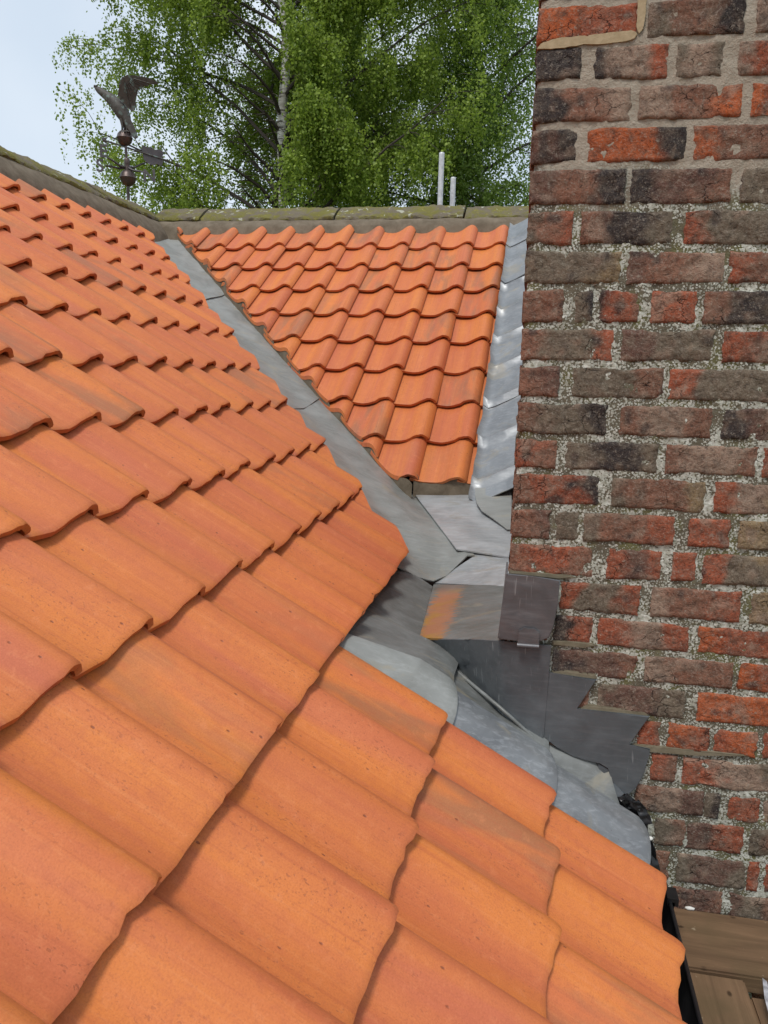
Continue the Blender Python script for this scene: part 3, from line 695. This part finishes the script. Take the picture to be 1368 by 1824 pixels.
ROWS = {0: [(956, 1136, 'or'), (1155, 1326, 'gbd'), (1348, 1420, 'pd')],
 1: [(956, 1035, 'dd'), (1059, 1189, 'dpr'), (1206, 1288, 'gpg'), (1316, 1400, 'pr')],
 2: [(953, 1124, 'dbp'), (1139, 1322, 'pbo'), (1340, 1420, 'od')],
 3: [(950, 1026, 'md'), (1045, 1222, 'ood'), (1235, 1420, 'obg')],
 4: [(946, 1114, 'mbd'), (1124, 1302, 'dmb'), (1319, 1420, 'gg')],
 5: [(943, 1020, 'gbr'), (1035, 1199, 'bdg'), (1220, 1400, 'rgg')],
 6: [(939, 1105, 'ggy'), (1117, 1290, 'mbp'), (1299, 1420, 'rbg')],
 7: [(934, 1003, 'bb'), (1023, 1056, 'gd'), (1068, 1138, 'drb'), (1160, 1240, 'rr'), (1254, 1430, 'bdg')],
 8: [(931, 1092, 'bgr'), (1107, 1271, 'mgg'), (1288, 1420, 'rp')],
 9: [(926, 996, 'bm'), (1020, 1182, 'ggb'), (1192, 1375, 'rgg')],
 10: [(922, 1080, 'bgd'), (1105, 1268, 'bpb'), (1287, 1420, 'dmg')],
 11: [(919, 991, 'rb'), (1006, 1172, 'gdg'), (1186, 1348, 'bpb'), (1360, 1430, 'rb')],
 12: [(917, 1069, 'brd'), (1090, 1256, 'gby'), (1273, 1420, 'rpy')],
 13: [(912, 979, 'bm'), (991, 1030, 'gg'), (1040, 1201, 'gbr'), (1227, 1300, 'rr'), (1316, 1420, 'yg')],
 14: [(907, 1056, 'brb'), (1081, 1177, 'rmr'), (1198, 1239, 'rr'), (1252, 1420, 'rgy')],
 15: [(905, 985, 'br'), (998, 1139, 'rgr'), (1160, 1319, 'pbr'), (1336, 1420, 'yb')],
 16: [(902, 975, 'br'), (985, 1054, 'dr'), (1064, 1227, 'rpr'), (1242, 1420, 'orb')],
 17: [(900, 970, 'br'), (983, 1133, 'dmb'), (1148, 1305, 'pbb'), (1316, 1420, 'or')],
 18: [(897, 1048, 'bb'), (1064, 1220, 'gmg'), (1242, 1420, 'ooo')],
 19: [(895, 990, 'bb'), (1005, 1118, 'br'), (1133, 1175, 'rb'), (1189, 1263, 'or'), (1271, 1348, 'ro'), (1360, 1430, 'rr')],
 20: [(895, 1020, 'bb'), (1035, 1140, 'bb'), (1158, 1204, 'rb'), (1215, 1420, 'rpg')],
 21: [(1000, 1115, 'bb'), (1130, 1252, 'bpm'), (1254, 1281, 'gd'), (1297, 1353, 'rr'), (1360, 1420, 'py')],
 22: [(1040, 1150, 'bb'), (1165, 1219, 'gb'), (1222, 1323, 'mr'), (1335, 1420, 'gb')],
 23: [(1085, 1190, 'bb'), (1204, 1328, 'gmg'), (1331, 1352, 'rr'), (1362, 1420, 'rb')],
 24: [(1090, 1185, 'bb'), (1198, 1287, 'bmb'), (1299, 1390, 'mgb')]}
def brick(x0, x1, z0l, z0r, z1l, z1r, tones, seed, rough=1.):
    """x range, bottom and top heights at the left and right end"""
    r = random.Random(seed); L = x1-x0; nx = max(8, int(L/.0055)); nz = 14; H = (z1l-z0l); so = Vector((seed*3.1, seed*1.7, 0))
    proud = r.uniform(.0008, .0030); tilt = r.uniform(-.003, .003); vs_, cs, fs = [], [], []
    tn = [Vector(TONE[c]) for c in tones]; j = r.uniform(.88, 1.12); cr_ = .007*rough
    for i in range(nx+1):
        for k in range(nz+1):
            u, v = i/nx, k/nz
            e = lambda a, s2: .0045*rough*noise.noise(Vector((a*14, s2*5, seed)))+.0022*rough*noise.noise(Vector((a*47, s2*5, seed+9)))
            xa = x0+e(v*H*4, 1); xb = x1+e(v*H*4, 2); x = lerp(xa, xb, u)
            zb = lerp(z0l, z0r, u)+e(x, 3); zt = lerp(z1l, z1r, u)+e(x, 4); z = lerp(zb, zt, v)
            ed = min(u*L, (1-u)*L, v*H, (1-v)*H)                     # rounded arrises
            ro = .0030*max(0, 1-ed/.005)**2; fk = noise.noise(Vector((x, 0, z))*17+so); ro += .0016*min(1, max(0, (fk-.20)/.03))+.0018*min(1, max(0, (noise.noise(Vector((x, 3, z))*34+so)-.30)/.04))
            q = Vector((x, 0, z))+so
            dsp = .0014*noise.noise(q*22)+.0017*noise.noise(q*60)+.0014*noise.noise(q*140)+.001*min(0, noise.noise(q*11+Vector((5, 5, 5)))+.12)
            y = WY-proud+tilt*(u-.5)+ro-dsp*rough
            vs_.append((x, y, z))
            f_ = u*(len(tn)-1)+.55*noise.noise(q*16)+.35*noise.noise(q*45); f_ = min(max(f_, 0), len(tn)-1.001) if len(tn) > 1 else 0
            a = int(f_); t = f_-a; t = min(1, max(0, (t-.3)/.4)); c = tn[a].lerp(tn[min(a+1, len(tn)-1)], t)
            n3 = noise.noise(q*30+Vector((0, 7, 0)))
            if n3 > .38: c = c.lerp(Vector(TONE['d']), min(.75, (n3-.38)*3.5))
            n4 = noise.noise(q*26+Vector((3, 1, 4)))
            if n4 > .32: c = c.lerp(Vector(TONE['p']), min(.6, (n4-.32)*3))
            c = c*j; cs.append((c.x, c.y, c.z, 1))
    W_ = nz+1
    for i in range(nx):
        for k in range(nz): a = i*W_+k; fs.append((a, a+W_, a+W_+1, a+1))
    # sides run back into the wall
    ring = [i*W_ for i in range(nx+1)]+[nx*W_+k for k in range(1, nz+1)]+[i*W_+nz for i in range(nx-1, -1, -1)]+[k for k in range(nz-1, 0, -1)]
    b0 = len(vs_)
    for q in ring: p = vs_[q]; vs_.append((p[0], WY+.03, p[2])); cs.append(cs[q])
    n = len(ring)
    for k in range(n): fs.append((ring[k], b0+k, b0+(k+1) % n, ring[(k+1) % n]))
    me = mesh(vs_, fs, 'brick'); at = me.color_attributes.new('Tone', 'FLOAT_COLOR', 'POINT')
    at.data.foreach_set('color', [v for c in cs for v in c])
    bm_ = bmesh.new(); bm_.from_mesh(me); bmesh.ops.recalc_face_normals(bm_, faces=bm_.faces); bm_.to_mesh(me); bm_.free()
    return link('brick', me, 'brick', bw, 55)
JH = .0070; XR = 1.02; sd_n = 0
for k in range(-4, 28):
    segs = []
    if k in ROWS:
        ya = (RBy[k-1]+RBy[k])/2 if 1 <= k < len(RBy) else (35 if k == 0 else 1600)
        if k < len(LBy) and k >= 1: yl = (LBy[k-1]+LBy[k])/2
        elif k == 0: yl = 40
        else: yl = ya-25
        for (a, b, t) in ROWS[k]:
            xa, xb = onW(a, lerp(yl, ya, (a-930)/435)).x, onW(b, lerp(yl, ya, (b-930)/435)).x
            segs.append((max(xa, WX) if a < 960 else xa, xb, t))
        if k in range(0, 20) and segs[0][0] < WX+.03: segs[0] = (WX, segs[0][1], segs[0][2])
    x = segs[-1][1]+.018 if segs else (WX if k % 2 else WX)
    first = not segs
    while x < XR:
        L = .215 if not (first and k % 2) else .103; first = False
        segs.append((x, min(x+L, XR), random.choice(('br', 'rb', 'bg', 'mb', 'gr', 'db', 'rp')))); x += L+.017
    for (xa, xb, t) in segs:
        if xb-xa < .02: continue
        sd_n += 1
        brick(xa, xb, joint_z(k, xa)+JH, joint_z(k, xb)+JH, joint_z(k-1, xa)-JH, joint_z(k-1, xb)-JH, t, sd_n)
# mortar bed the bricks sit in: one uneven recessed sheet over the front, plus the body of the wall behind
NX, NZ = 210, 420; xs = np.linspace(WX+.004, XR-.004, NX); zs = np.linspace(Z0-28*G_, Z0+5*G_-.004, NZ)
vs_ = []
for z in zs:
    for x in xs:
        q = Vector((x, 0, z)); vs_.append((x+(.004*noise.noise(q*30) if x < 0 else 0), WY+.0026-.0022*noise.noise(q*34)-.0016*noise.noise(q*95)+(.008*max(0, 1-(x-WX)/.012)), z))
fs = [(i*NX+j, i*NX+j+1, (i+1)*NX+j+1, (i+1)*NX+j) for i in range(NZ-1) for j in range(NX-1)]
link('mortar_joints', mesh(vs_, fs), 'joint', bw, 180)
bm = bmesh.new(); add_box(bm, (WX+.012, WY+.022, -4.3), (XR, 7.4, Z0+5*G_-.006)); link('wall_core', bm_mesh(bm), 'joint', bw)
# yellow sand mortar wedge under the top corner brick
plate('pointing_mortar', [onW(x, y, .0018) for x, y in ragged([(957, 86), (964, 76), (1000, 67), (1060, 62), (1128, 53), (1136, 58), (1128, 70), (1090, 77), (1040, 79), (1000, 85), (970, 87)], 46, 1.6, 1)], .02, 'bufft', bw, (0, -1, 0), .0008)
plate('pointing_mortar', [onW(x, y, .0015) for x, y in ragged([(1137, -40), (1153, -40), (1151, 20), (1147, 48), (1138, 60), (1133, 50), (1136, 10)], 34, 1.4, 2)], .02, 'bufft', bw, (0, -1, 0), .0006)
# brickwork of the side that faces the small slope (hidden edge on): one joined field
bm = bmesh.new()
for k in range(-4, 28):
    y = WY+.028
    q = 0
    while y < 7.38:
        L = .103 if (q == 0 and k % 2 == 0) else .215; q += 1; y1 = min(y+L, 7.39); p_ = random.uniform(.0, .004)
        add_box(bm, (WX+.001-p_, y, Z0-k*G_+JH), (WX+.03, y1, Z0-(k-1)*G_-JH)); y = y1+.016
me = bm_mesh(bm); at = me.color_attributes.new('Tone', 'FLOAT_COLOR', 'POINT'); cols = []
for v in range(len(me.vertices)//8):
    c = TONE[random.choice('rbbgmr')]; cols += [c[0], c[1], c[2], 1]*8
at.data.foreach_set('color', cols); o = link('brick_field', me, 'brick', bw); o['kind'] = 'stuff'
for a, b in ((-.05, .5), (.504, 1.03)):
    bm = bmesh.new(); add_box(bm, (a, WY-.03, Z0+5*G_), (b, 7.42, Z0+5*G_+.07)); bmesh.ops.bevel(bm, geom=bm.edges[:], offset=.006, segments=2, affect='EDGES'); link('coping_stone', bm_mesh(bm), 'ridge', bw)

# ------------------------------------------------------------------ gutter and felt at the eaves
gt = thing('gutter', 'black half round plastic gutter below the eaves tiles', 'gutter', (.28, .5, -1.12))
def halfround(y0, y1, rad, cx, cz, th=.003, n=18):
    bm = bmesh.new(); rings = []
    for y in (y0, y1):
        ring = []
        for k in range(n+1): a = math.pi*(1+k/n); ring.append(bm.verts.new((cx+rad*math.cos(a), y, cz+rad*math.sin(a))))
        for k in range(n, -1, -1): a = math.pi*(1+k/n); ring.append(bm.verts.new((cx+(rad-th)*math.cos(a), y, cz+(rad-th)*math.sin(a))))
        rings.append(ring)
    m_ = len(rings[0])
    for k in range(m_): bm.faces.new((rings[0][k], rings[0][(k+1) % m_], rings[1][(k+1) % m_], rings[1][k]))
    bm.faces.new(rings[0]); bm.faces.new(rings[1][::-1]); return bm
GX, GZ, GR = .265, -1.042, .058
link('channel', bm_mesh(halfround(-2.6, 1.60, GR, GX, GZ)), 'plastic', gt, 40)
bm = bmesh.new(); add_tube(bm, [(GX+GR, -2.6, GZ+.002), (GX+GR, 1.60, GZ+.002)], .0042, 8); link('rim', bm_mesh(bm), 'plastic', gt, 60)
un = halfround(1.535, 1.575, GR+.009, GX, GZ+.004, .008); add_box(un, (GX+GR-.006, 1.535, GZ-.004), (GX+GR+.016, 1.575, GZ+.012)); link('union_clip', bm_mesh(un), 'plastic', gt, 40)
bm = bmesh.new(); n = 18
ring = [bm.verts.new((GX+GR*math.cos(math.pi*(1+k/n)), 1.600, GZ+GR*math.sin(math.pi*(1+k/n)))) for k in range(n+1)]; ring2 = [bm.verts.new((v.co.x, 1.606, v.co.z)) for v in ring]
bm.faces.new(ring); bm.faces.new(ring2[::-1])
for k in range(n+1): bm.faces.new((ring[k], ring2[k], ring2[(k+1) % (n+1)], ring[(k+1) % (n+1)]))
link('stop_end', bm_mesh(bm), 'plastic', gt, 40)
bm = bmesh.new(); add_box(bm, (.17, -2.6, -1.30), (.198, 1.66, -1.01)); link('fascia', bm_mesh(bm), 'plastic', gt)
for y in (.95, .35): link('bracket', bm_mesh(halfround(y, y+.03, GR+.006, GX, GZ+.001, .005)), 'plastic', gt, 40)
fl = thing('roofing_felt', 'crumpled black felt squeezed between the lead end and the brick wall', 'roofing felt', (.28, 1.63, -1.12))
def crumple(px, Y, thick, seed, amp=.012):
    L = [resample([at_y(x, y, Y_) for (x, y), Y_ in zip(l, Y)], 26) for l in px]
    rows = []
    for i in range(26):
        row = []
        for k in range(9):
            p = L[0][i].lerp(L[1][i], k/8); row.append(p+Vector((.4, -1, .3))*amp*(noise.noise(p*38+Vector((seed, 0, 0)))+.5*noise.noise(p*90)))
        rows.append(row)
    return sheet(rows, thick)
link('felt_strip', crumple([[(1090, 1420), (1118, 1450), (1132, 1500), (1140, 1545), (1168, 1590)], [(1120, 1414), (1151, 1442), (1156, 1486), (1168, 1532), (1186, 1598)]], (1.672, 1.668, 1.664, 1.655, 1.64), .003, 1), 'felt', fl, 35)
link('felt_flap', crumple([[(1120, 1428), (1136, 1446), (1142, 1470)], [(1136, 1424), (1152, 1440), (1160, 1466)]], (1.655, 1.652, 1.650), .003, 4, .008), 'felt', fl, 30)
link('felt_tail', crumple([[(1158, 1520), (1166, 1560), (1174, 1600)], [(1171, 1530), (1184, 1575), (1196, 1612)]], (1.655, 1.640, 1.60), .003, 7, .005), 'plastic', fl, 35)
bm = bmesh.new(); bmesh.ops.create_icosphere(bm, subdivisions=2, radius=.007)
for v in bm.verts: v.co = Vector((v.co.x*1.5, v.co.y*.8, v.co.z*.7))*(1+.3*noise.noise(v.co*300))+at_y(1155, 1493, 1.648)
tag(link('mortar_crumb', bm_mesh(bm), 'white', None, 60), 'tiny white mortar crumb caught on the black felt beside the lead', 'debris')

# ------------------------------------------------------------------ scaffold boards
def board(lo, hi, label, seed, axis='x'):
    bm = bmesh.new(); add_box(bm, lo, hi)
    es = [e for e in bm.edges]; bmesh.ops.bevel(bm, geom=es, offset=.004, segments=2, affect='EDGES')
    cen = (Vector(lo)+Vector(hi))/2
    for v in bm.verts: v.co -= cen
    if axis == 'y': bmesh.ops.rotate(bm, matrix=Matrix.Rotation(math.pi/2, 3, 'Z'), verts=bm.verts)
    o = link('scaffold_board', bm_mesh(bm), 'wood', None, 40); o.location = cen
    if axis == 'y': o.rotation_euler.z = -math.pi/2
    return tag(o, label, 'board', 'timber scaffold boards under the brick wall')
BZ = -1.145
board((.335, 1.492, BZ-.038), (2.6, 1.680, BZ), 'brown timber scaffold board lying against the foot of the brick wall', 1)
board((.338, -1.4, BZ-.039), (.462, 1.484, BZ-.001), 'brown timber scaffold board running along beside the black gutter', 2, 'y')
board((.470, -1.4, BZ-.062), (.690, 1.470, BZ-.024), 'darker timber scaffold board lying lower, second from the gutter', 3, 'y')
ep = thing('scaffold_tube', 'grey steel scaffold tube carrying the timber boards', 'scaffold', (.3, 1.35, -1.21))
bm = bmesh.new(); add_tube(bm, [(.23, 1.35, BZ-.088), (2.6, 1.35, BZ-.088)], .024, 12); link('tube', bm_mesh(bm), 'galv', ep, 60)
bm = bmesh.new(); add_tube(bm, [(2.2, 1.30, -4.3), (2.2, 1.30, .2)], .024, 12); link('standard', bm_mesh(bm), 'galv', ep, 60)
fo = [(1358, 1742), (1366, 1748), (1373, 1775), (1376, 1812), (1370, 1808), (1362, 1778)]
tag(plate('foil_scrap', [hit(x, y, (0, 0, 1), BZ+.012) for x, y in fo], .003, 'foil', None, (0, 0, 1), 0), 'torn silver foil scrap on the scaffold boards', 'debris')
bm = bmesh.new()
for (x, y) in ((1228, 1616), (1307, 1625)):
    p = hit(x, y, (0, 0, 1), BZ+.004); p.y = 1.676; tb = bmesh.ops.create_icosphere(bm, subdivisions=1, radius=.008)
    for v in tb['verts']: v.co = Vector((v.co.x*1.5, v.co.y*.6, v.co.z*.6))+p
    break
tag(link('mortar_crumb', bm_mesh(bm), 'white', None, 60), 'small white mortar crumb on the scaffold board at the foot of the wall', 'debris')

# ------------------------------------------------------------------ weather vane
vb = Vector((RXA-.02, 5.42, RZ-.02))
wv = thing('weather_vane', 'bronze eagle weather vane with compass letters standing on the ridge', 'weather vane', vb)
dep = float(np.dot(np.array(vb), F)); VR, VU = Vector(R), Vector(U)
ph = Vector((math.cos(YA), math.sin(YA), 0)); pf = Vector((-math.sin(YA), math.cos(YA), 0)); kz = dep/FPX
def vp(x, y, d=0.):                                         # photo pixel on the upright plane through the pole; d metres away from the viewer
    r_ = Vector(ray(x, y)); return r_*((vb.dot(pf)+d)/r_.dot(pf))
bm = bmesh.new(); add_tube(bm, [vp(229, 372), vp(228, 330), vp(222, 225)], [.011, .010, .008], 10); link('pole', bm_mesh(bm), 'copper', wv, 60)
for (x, y, rp) in ((228, 317, 14.2), (222, 246, 13.4)):
    bm = bmesh.new(); r_ = rp*kz
    lathe(bm, vp(x, y), [(.2*r_, -r_*1.0), (.62*r_, -r_*.80), (.88*r_, -r_*.48), (r_, -r_*.06), (1.05*r_, -.02*r_), (1.05*r_, .05*r_), (.99*r_, .10*r_), (.88*r_, r_*.48), (.62*r_, r_*.80), (.2*r_, r_)], 20)
    link('ball', bm_mesh(bm), 'copper', wv, 50)
bm = bmesh.new(); lathe(bm, vp(226.5, 296), [(.016, -.05), (.020, -.045), (.020, -.01), (.016, 0), (.020, .01), (.020, .045), (.016, .05)], 14); link('hub', bm_mesh(bm), 'copper', wv, 50)
# arrow
bm = bmesh.new(); add_tube(bm, [vp(183, 249, -.05), vp(226, 263, 0), vp(292, 284, .08)], .006, 8); link('arrow_shaft', bm_mesh(bm), 'bronze', wv, 60)
vn = (-pf).normalized()
def vplate(name, pts, th=.006, mat='iron', d=0): return plate(name, [vp(x, y, d+(x-226)*.0012) for x, y in pts], th, mat, wv, vn, 0)
vplate('arrow_head', [(181, 246), (192, 244), (187, 250), (196, 262), (187, 254), (183, 252)], .006, 'bronze')
vplate('arrow_tail', [(252, 264), (254, 258), (262, 262), (268, 262), (276, 267), (284, 266), (292, 271), (289, 278), (291, 287), (287, 296), (280, 292), (272, 294), (262, 290), (256, 284), (254, 274)], .006, 'iron')
# four letter arms, at right angles to each other
arms = [('E', 184, 270, -.12, (192, 281)), ('S', 178, 296, -.10, (188, 295)), ('W', 275, 286, .10, (262, 289)), ('N', 266, 314, -.06, (259, 307))]
for ch, lx, ly, d, (ax, ay) in arms:
    bm = bmesh.new(); add_tube(bm, [vp(226.5, 298), vp(lerp(226.5, ax, .35), lerp(298, ay, .3)+3, d*.35), vp(lerp(226.5, ax, .7), lerp(298, ay, .7)+1, d*.7), vp(ax, ay, d)], [.010, .008, .007, .006], 6); link('arm', bm_mesh(bm), 'iron', wv, 60)
    cu = bpy.data.curves.new('letter', 'FONT'); cu.body = ch; cu.size = 21*kz*1.4; cu.extrude = .003; cu.align_x = 'CENTER'; cu.align_y = 'CENTER'; cu.offset = .0022
    to = bpy.data.objects.new('t', cu); C.objects.link(to); dg = bpy.context.evaluated_depsgraph_get(); me = bpy.data.meshes.new_from_object(to.evaluated_get(dg))
    bpy.data.objects.remove(to)
    rot = Matrix((ph, Vector((0, 0, 1)), -pf)).transposed(); q = vp(lx, ly, d)
    me.transform(Matrix.Translation(q) @ rot.to_4x4()); me.materials.clear(); link('letter', me, 'iron', wv)
# eagle: body, head, two raised wings, tail, legs
eg = None
bm = bmesh.new()
spine = [(168, 153, .005), (172, 157, .015), (177, 161, .023), (185, 167, .028), (192, 172, .032), (199, 178, .038), (207, 186, .046), (214, 194, .050), (219, 203, .047), (223, 211, .040), (227, 222, .028), (231, 232, .018), (234, 239, .008)]
add_tube(bm, [vp(x, y) for x, y, r_ in spine], [r_ for x, y, r_ in spine], 14)
body = link('eagle_body', bm_mesh(bm), 'bronze', wv, 70)
def wing(d0, d1, name):
    out = [(210, 172), (212, 158), (213, 146), (218, 138), (228, 134), (244, 135), (260, 138), (272, 142), (283, 148), (279, 150), (266, 150), (262, 154), (256, 153), (252, 159), (246, 158), (244, 168), (241, 176), (242, 186), (240, 196), (234, 198), (222, 187)]
    from mathutils.geometry import tessellate_polygon
    bm = bmesh.new(); n = Vector(pf); k = len(out); ins = [(222, 170), (232, 172), (220, 152), (232, 146), (248, 143)]
    D = lambda x, y: lerp(d0, d1, min(1, max(0, (190-y)/55)))+.0007*(x-212)*(1 if d1 > 0 else -1)
    P = [vp(x, y, D(x, y)) for x, y in out]
    top = [bm.verts.new(p-n*.006) for p in P]; bot = [bm.verts.new(p+n*.006) for p in P]
    for i in range(k): bm.faces.new((top[i], bot[i], bot[(i+1) % k], top[(i+1) % k]))
    for tri in tessellate_polygon([[Vector((x, y, 0)) for x, y in out]]):
        bm.faces.new([top[q] for q in tri]); bm.faces.new([bot[q] for q in tri][::-1])
    return link(name, bm_mesh(bm), 'bronze', wv, 40)
W1 = wing(-.02, -.10, 'wing'); W2 = wing(.03, .16, 'wing')
# feather ridges on the near wing
bm = bmesh.new()
for k in range(9):
    a = (lerp(222, 238, k/8), lerp(150, 140, k/8)); b = (lerp(232, 268, k/8), lerp(194, 149, (k/8)**.7))
    da, db = lerp(-.02, -.10, min(1, (190-a[1])/55)), lerp(-.02, -.10, min(1, max(0, (190-b[1])/55)))
    add_tube(bm, [vp(a[0], a[1], da-.008-.0007*(a[0]-212)), vp(b[0], b[1], db-.006-.0007*(b[0]-212))], [.0045, .002], 5)
link('feathers', bm_mesh(bm), 'bronze', W1, 60)
vplate('tail', [(219, 196), (226, 202), (233, 214), (239, 226), (243, 236), (244, 244), (240, 247), (236, 244), (232, 236), (226, 226), (220, 214)], .014, 'bronze', -.035)
for x in (217.5, 226):
    bm = bmesh.new(); add_tube(bm, [vp(x-1, 212, -.02), vp(x+.5, 224, -.025), vp(x, 233, -.02)], [.016, .009, .006], 8); link('leg', bm_mesh(bm), 'bronze', wv, 60)
    bm = bmesh.new()
    for q in (-4, 0, 4): add_tube(bm, [vp(x, 232, -.02), vp(x+q, 235, -.05)], [.005, .003], 6)
    link('talon', bm_mesh(bm), 'bronze', wv, 60)
bm = bmesh.new(); add_tube(bm, [vp(172, 154, -.01), vp(168, 152.5, -.004), vp(166.8, 156.5, -.002)], [.009, .006, .0015], 8); link('beak', bm_mesh(bm), 'bronze', body, 60)
bm = bmesh.new(); bmesh.ops.create_icosphere(bm, subdivisions=2, radius=.0045)
q = vp(175, 159, -.017)
for v in bm.verts: v.co += q
link('eye', bm_mesh(bm), 'plastic', body, 60)

# ------------------------------------------------------------------ scaffold poles behind the small slope
for (x, yt, xb_, lab) in ((787, 272, 783, 'taller pale galvanised scaffold pole behind the ridge, under the birches'), (807.5, 316, 805.5, 'shorter pale galvanised scaffold pole behind the ridge, under the birches')):
    Y = 7.9 if yt < 300 else 8.1
    top = at_y(x, yt, Y); bm = bmesh.new(); zb_ = -4.3
    prof = [(.024, zb_-top.z), (.0255, -.9), (.0255, -.02), (.0255, -.004), (.0225, 0), (.0195, 0), (.0195, -.25)]
    lathe(bm, top, prof, 16); tag(link('scaffold_pole', bm_mesh(bm), 'galv', None, 50), lab, 'pole', 'scaffold poles behind the ridge')

# ------------------------------------------------------------------ birch trees
def birch(label, px, Y, zg, H, crown_r, nlimb, nstrand, leafmat, leaf, seed, lean=0., trunk_r=.12, droop=1., z_low=None, clear=False):
    r = random.Random(seed); rg = np.random.default_rng(seed)
    base = at_y(px, 362, Y); bx, by = base.x, base.y
    t = thing('birch_tree', label, 'tree', (bx, by, zg), 'birch trees behind the roof')
    zl = z_low if z_low is not None else zg+1.5
    def trunk_p(z):
        k = z-base.z; return Vector((bx+lean*k+.10*math.sin(z*.9+seed)+.05*math.sin(z*2.3), by+.12*math.sin(z*.7+2*seed), z))
    zs_ = [zg+(H-zg)*k/40 for k in range(41)]
    bm = bmesh.new(); add_tube(bm, [trunk_p(z) for z in zs_], [max(.012, trunk_r*(1-(z-zg)/(H-zg))**.75) for z in zs_], 10)
    link('trunk', bm_mesh(bm), 'bark', t, 70)
    limb_bm = bmesh.new(); starts = []
    for q in range(nlimb):
        f_ = (q+r.random())/nlimb; z = lerp(zl, H-.6, f_**.9); p = trunk_p(z); az = q*2.399+r.uniform(-.5, .5)
        env = crown_r*min(1, (1.08-f_)*1.5)**.8; ln = env*r.uniform(.7, 1.05)*(.36 if math.sin(az) < -.1 else 1.); rise = r.uniform(.55, 1.0)
        pts = [p]; d = Vector((math.cos(az), math.sin(az), rise)).normalized(); n = 9
        for k in range(n):
            d = (d+Vector((r.uniform(-.16, .16), r.uniform(-.16, .16), r.uniform(-.14, .10)-.07*k/n))).normalized(); pts.append(pts[-1]+d*ln/n)
        rr = .035*(1-f_)+.014
        add_tube(limb_bm, pts, [rr*(1-k/(n+1))**.8+.003 for k in range(n+1)], 5, False)
        for k in range(2, n+1):
            for _ in range(2):
                d2 = (Vector((math.cos(az+r.uniform(-1.5, 1.5)), math.sin(az+r.uniform(-1.5, 1.5)), r.uniform(-.2, .7)))).normalized(); sp = [pts[k]]; l2 = ln*r.uniform(.15, .36)
                for m_ in range(5): d2 = (d2+Vector((r.uniform(-.2, .2), r.uniform(-.2, .2), -.12))).normalized(); sp.append(sp[-1]+d2*l2/5)
                add_tube(limb_bm, sp, [.010, .008, .006, .005, .004, .003], 4, False); starts += [sp[m_] for m_ in (2, 3, 4, 5)]
            starts.append(pts[k])
    o = link('branches', bm_mesh(limb_bm, recalc=False), 'twig', t, 70)
    # hanging leafy twigs
    starts = [p for p in starts if not (p.y < by+.3 and abs(p.x-bx+.12) < .72 and clear)]
    S = np.array([tuple(p) for p in starts]); idx = rg.integers(0, len(S), nstrand); P0 = S[idx]+rg.normal(0, .10, (nstrand, 3))
    per = 26; ln = rg.uniform(.25, 1.0, nstrand)*droop
    dirh = rg.normal(0, 1, (nstrand, 2)); dirh /= np.linalg.norm(dirh, axis=1)[:, None]+1e-9
    k = rg.random((nstrand, per)); out = (1-np.exp(-2.2*k))*.26
    pos = np.empty((nstrand, per, 3)); pos[..., 0] = P0[:, None, 0]+dirh[:, None, 0]*out*ln[:, None]; pos[..., 1] = P0[:, None, 1]+dirh[:, None, 1]*out*ln[:, None]
    pos[..., 2] = P0[:, None, 2]+(.10*np.sin(k*2.2)-k**1.35)*ln[:, None]
    pos += rg.normal(0, .042, pos.shape); pos = pos.reshape(-1, 3); n = len(pos)
    # one leaf: a small folded rhombus
    a = rg.normal(0, 1, (n, 3)); a[:, 2] -= .9; a /= np.linalg.norm(a, axis=1)[:, None]
    b_ = rg.normal(0, 1, (n, 3)); b_ -= a*(a*b_).sum(1)[:, None]; b_ /= np.linalg.norm(b_, axis=1)[:, None]
    sz = leaf*rg.uniform(.65, 1.25, n)[:, None]
    V = np.stack([pos, pos+a*sz*.42+b_*sz*.40, pos+a*sz, pos+a*sz*.42-b_*sz*.40], 1).reshape(-1, 3).astype(np.float32)
    me = bpy.data.meshes.new('leaves'); me.vertices.add(4*n); me.vertices.foreach_set('co', V.ravel()); me.loops.add(4*n); me.loops.foreach_set('vertex_index', np.arange(4*n, dtype=np.int32))
    me.polygons.add(n); me.polygons.foreach_set('loop_start', np.arange(0, 4*n, 4, dtype=np.int32)); me.update(calc_edges=True)
    link('crown', me, leafmat, t)
    return t
birch('slender birch with pale speckled trunk and bright green leaves behind the weather vane', 497, 15.5, -4.3, 12.0, 4.9, 104, 14500, 'leaf', .058, 3, lean=.012, trunk_r=.17, z_low=.6, clear=True)
birch('weeping birch with long hanging leafy twigs behind the two scaffold poles', 850, 18.5, -4.3, 14.5, 3.3, 70, 6200, 'leaf2', .060, 11, lean=.0, trunk_r=.12, droop=2.1, z_low=1.0)
birch('birch half hidden behind the slender birch, its trunk barely showing', 640, 20.5, -4.3, 13.5, 3.6, 56, 4000, 'leaf2', .066, 23, lean=-.01, trunk_r=.13, droop=1.5, z_low=1.2)
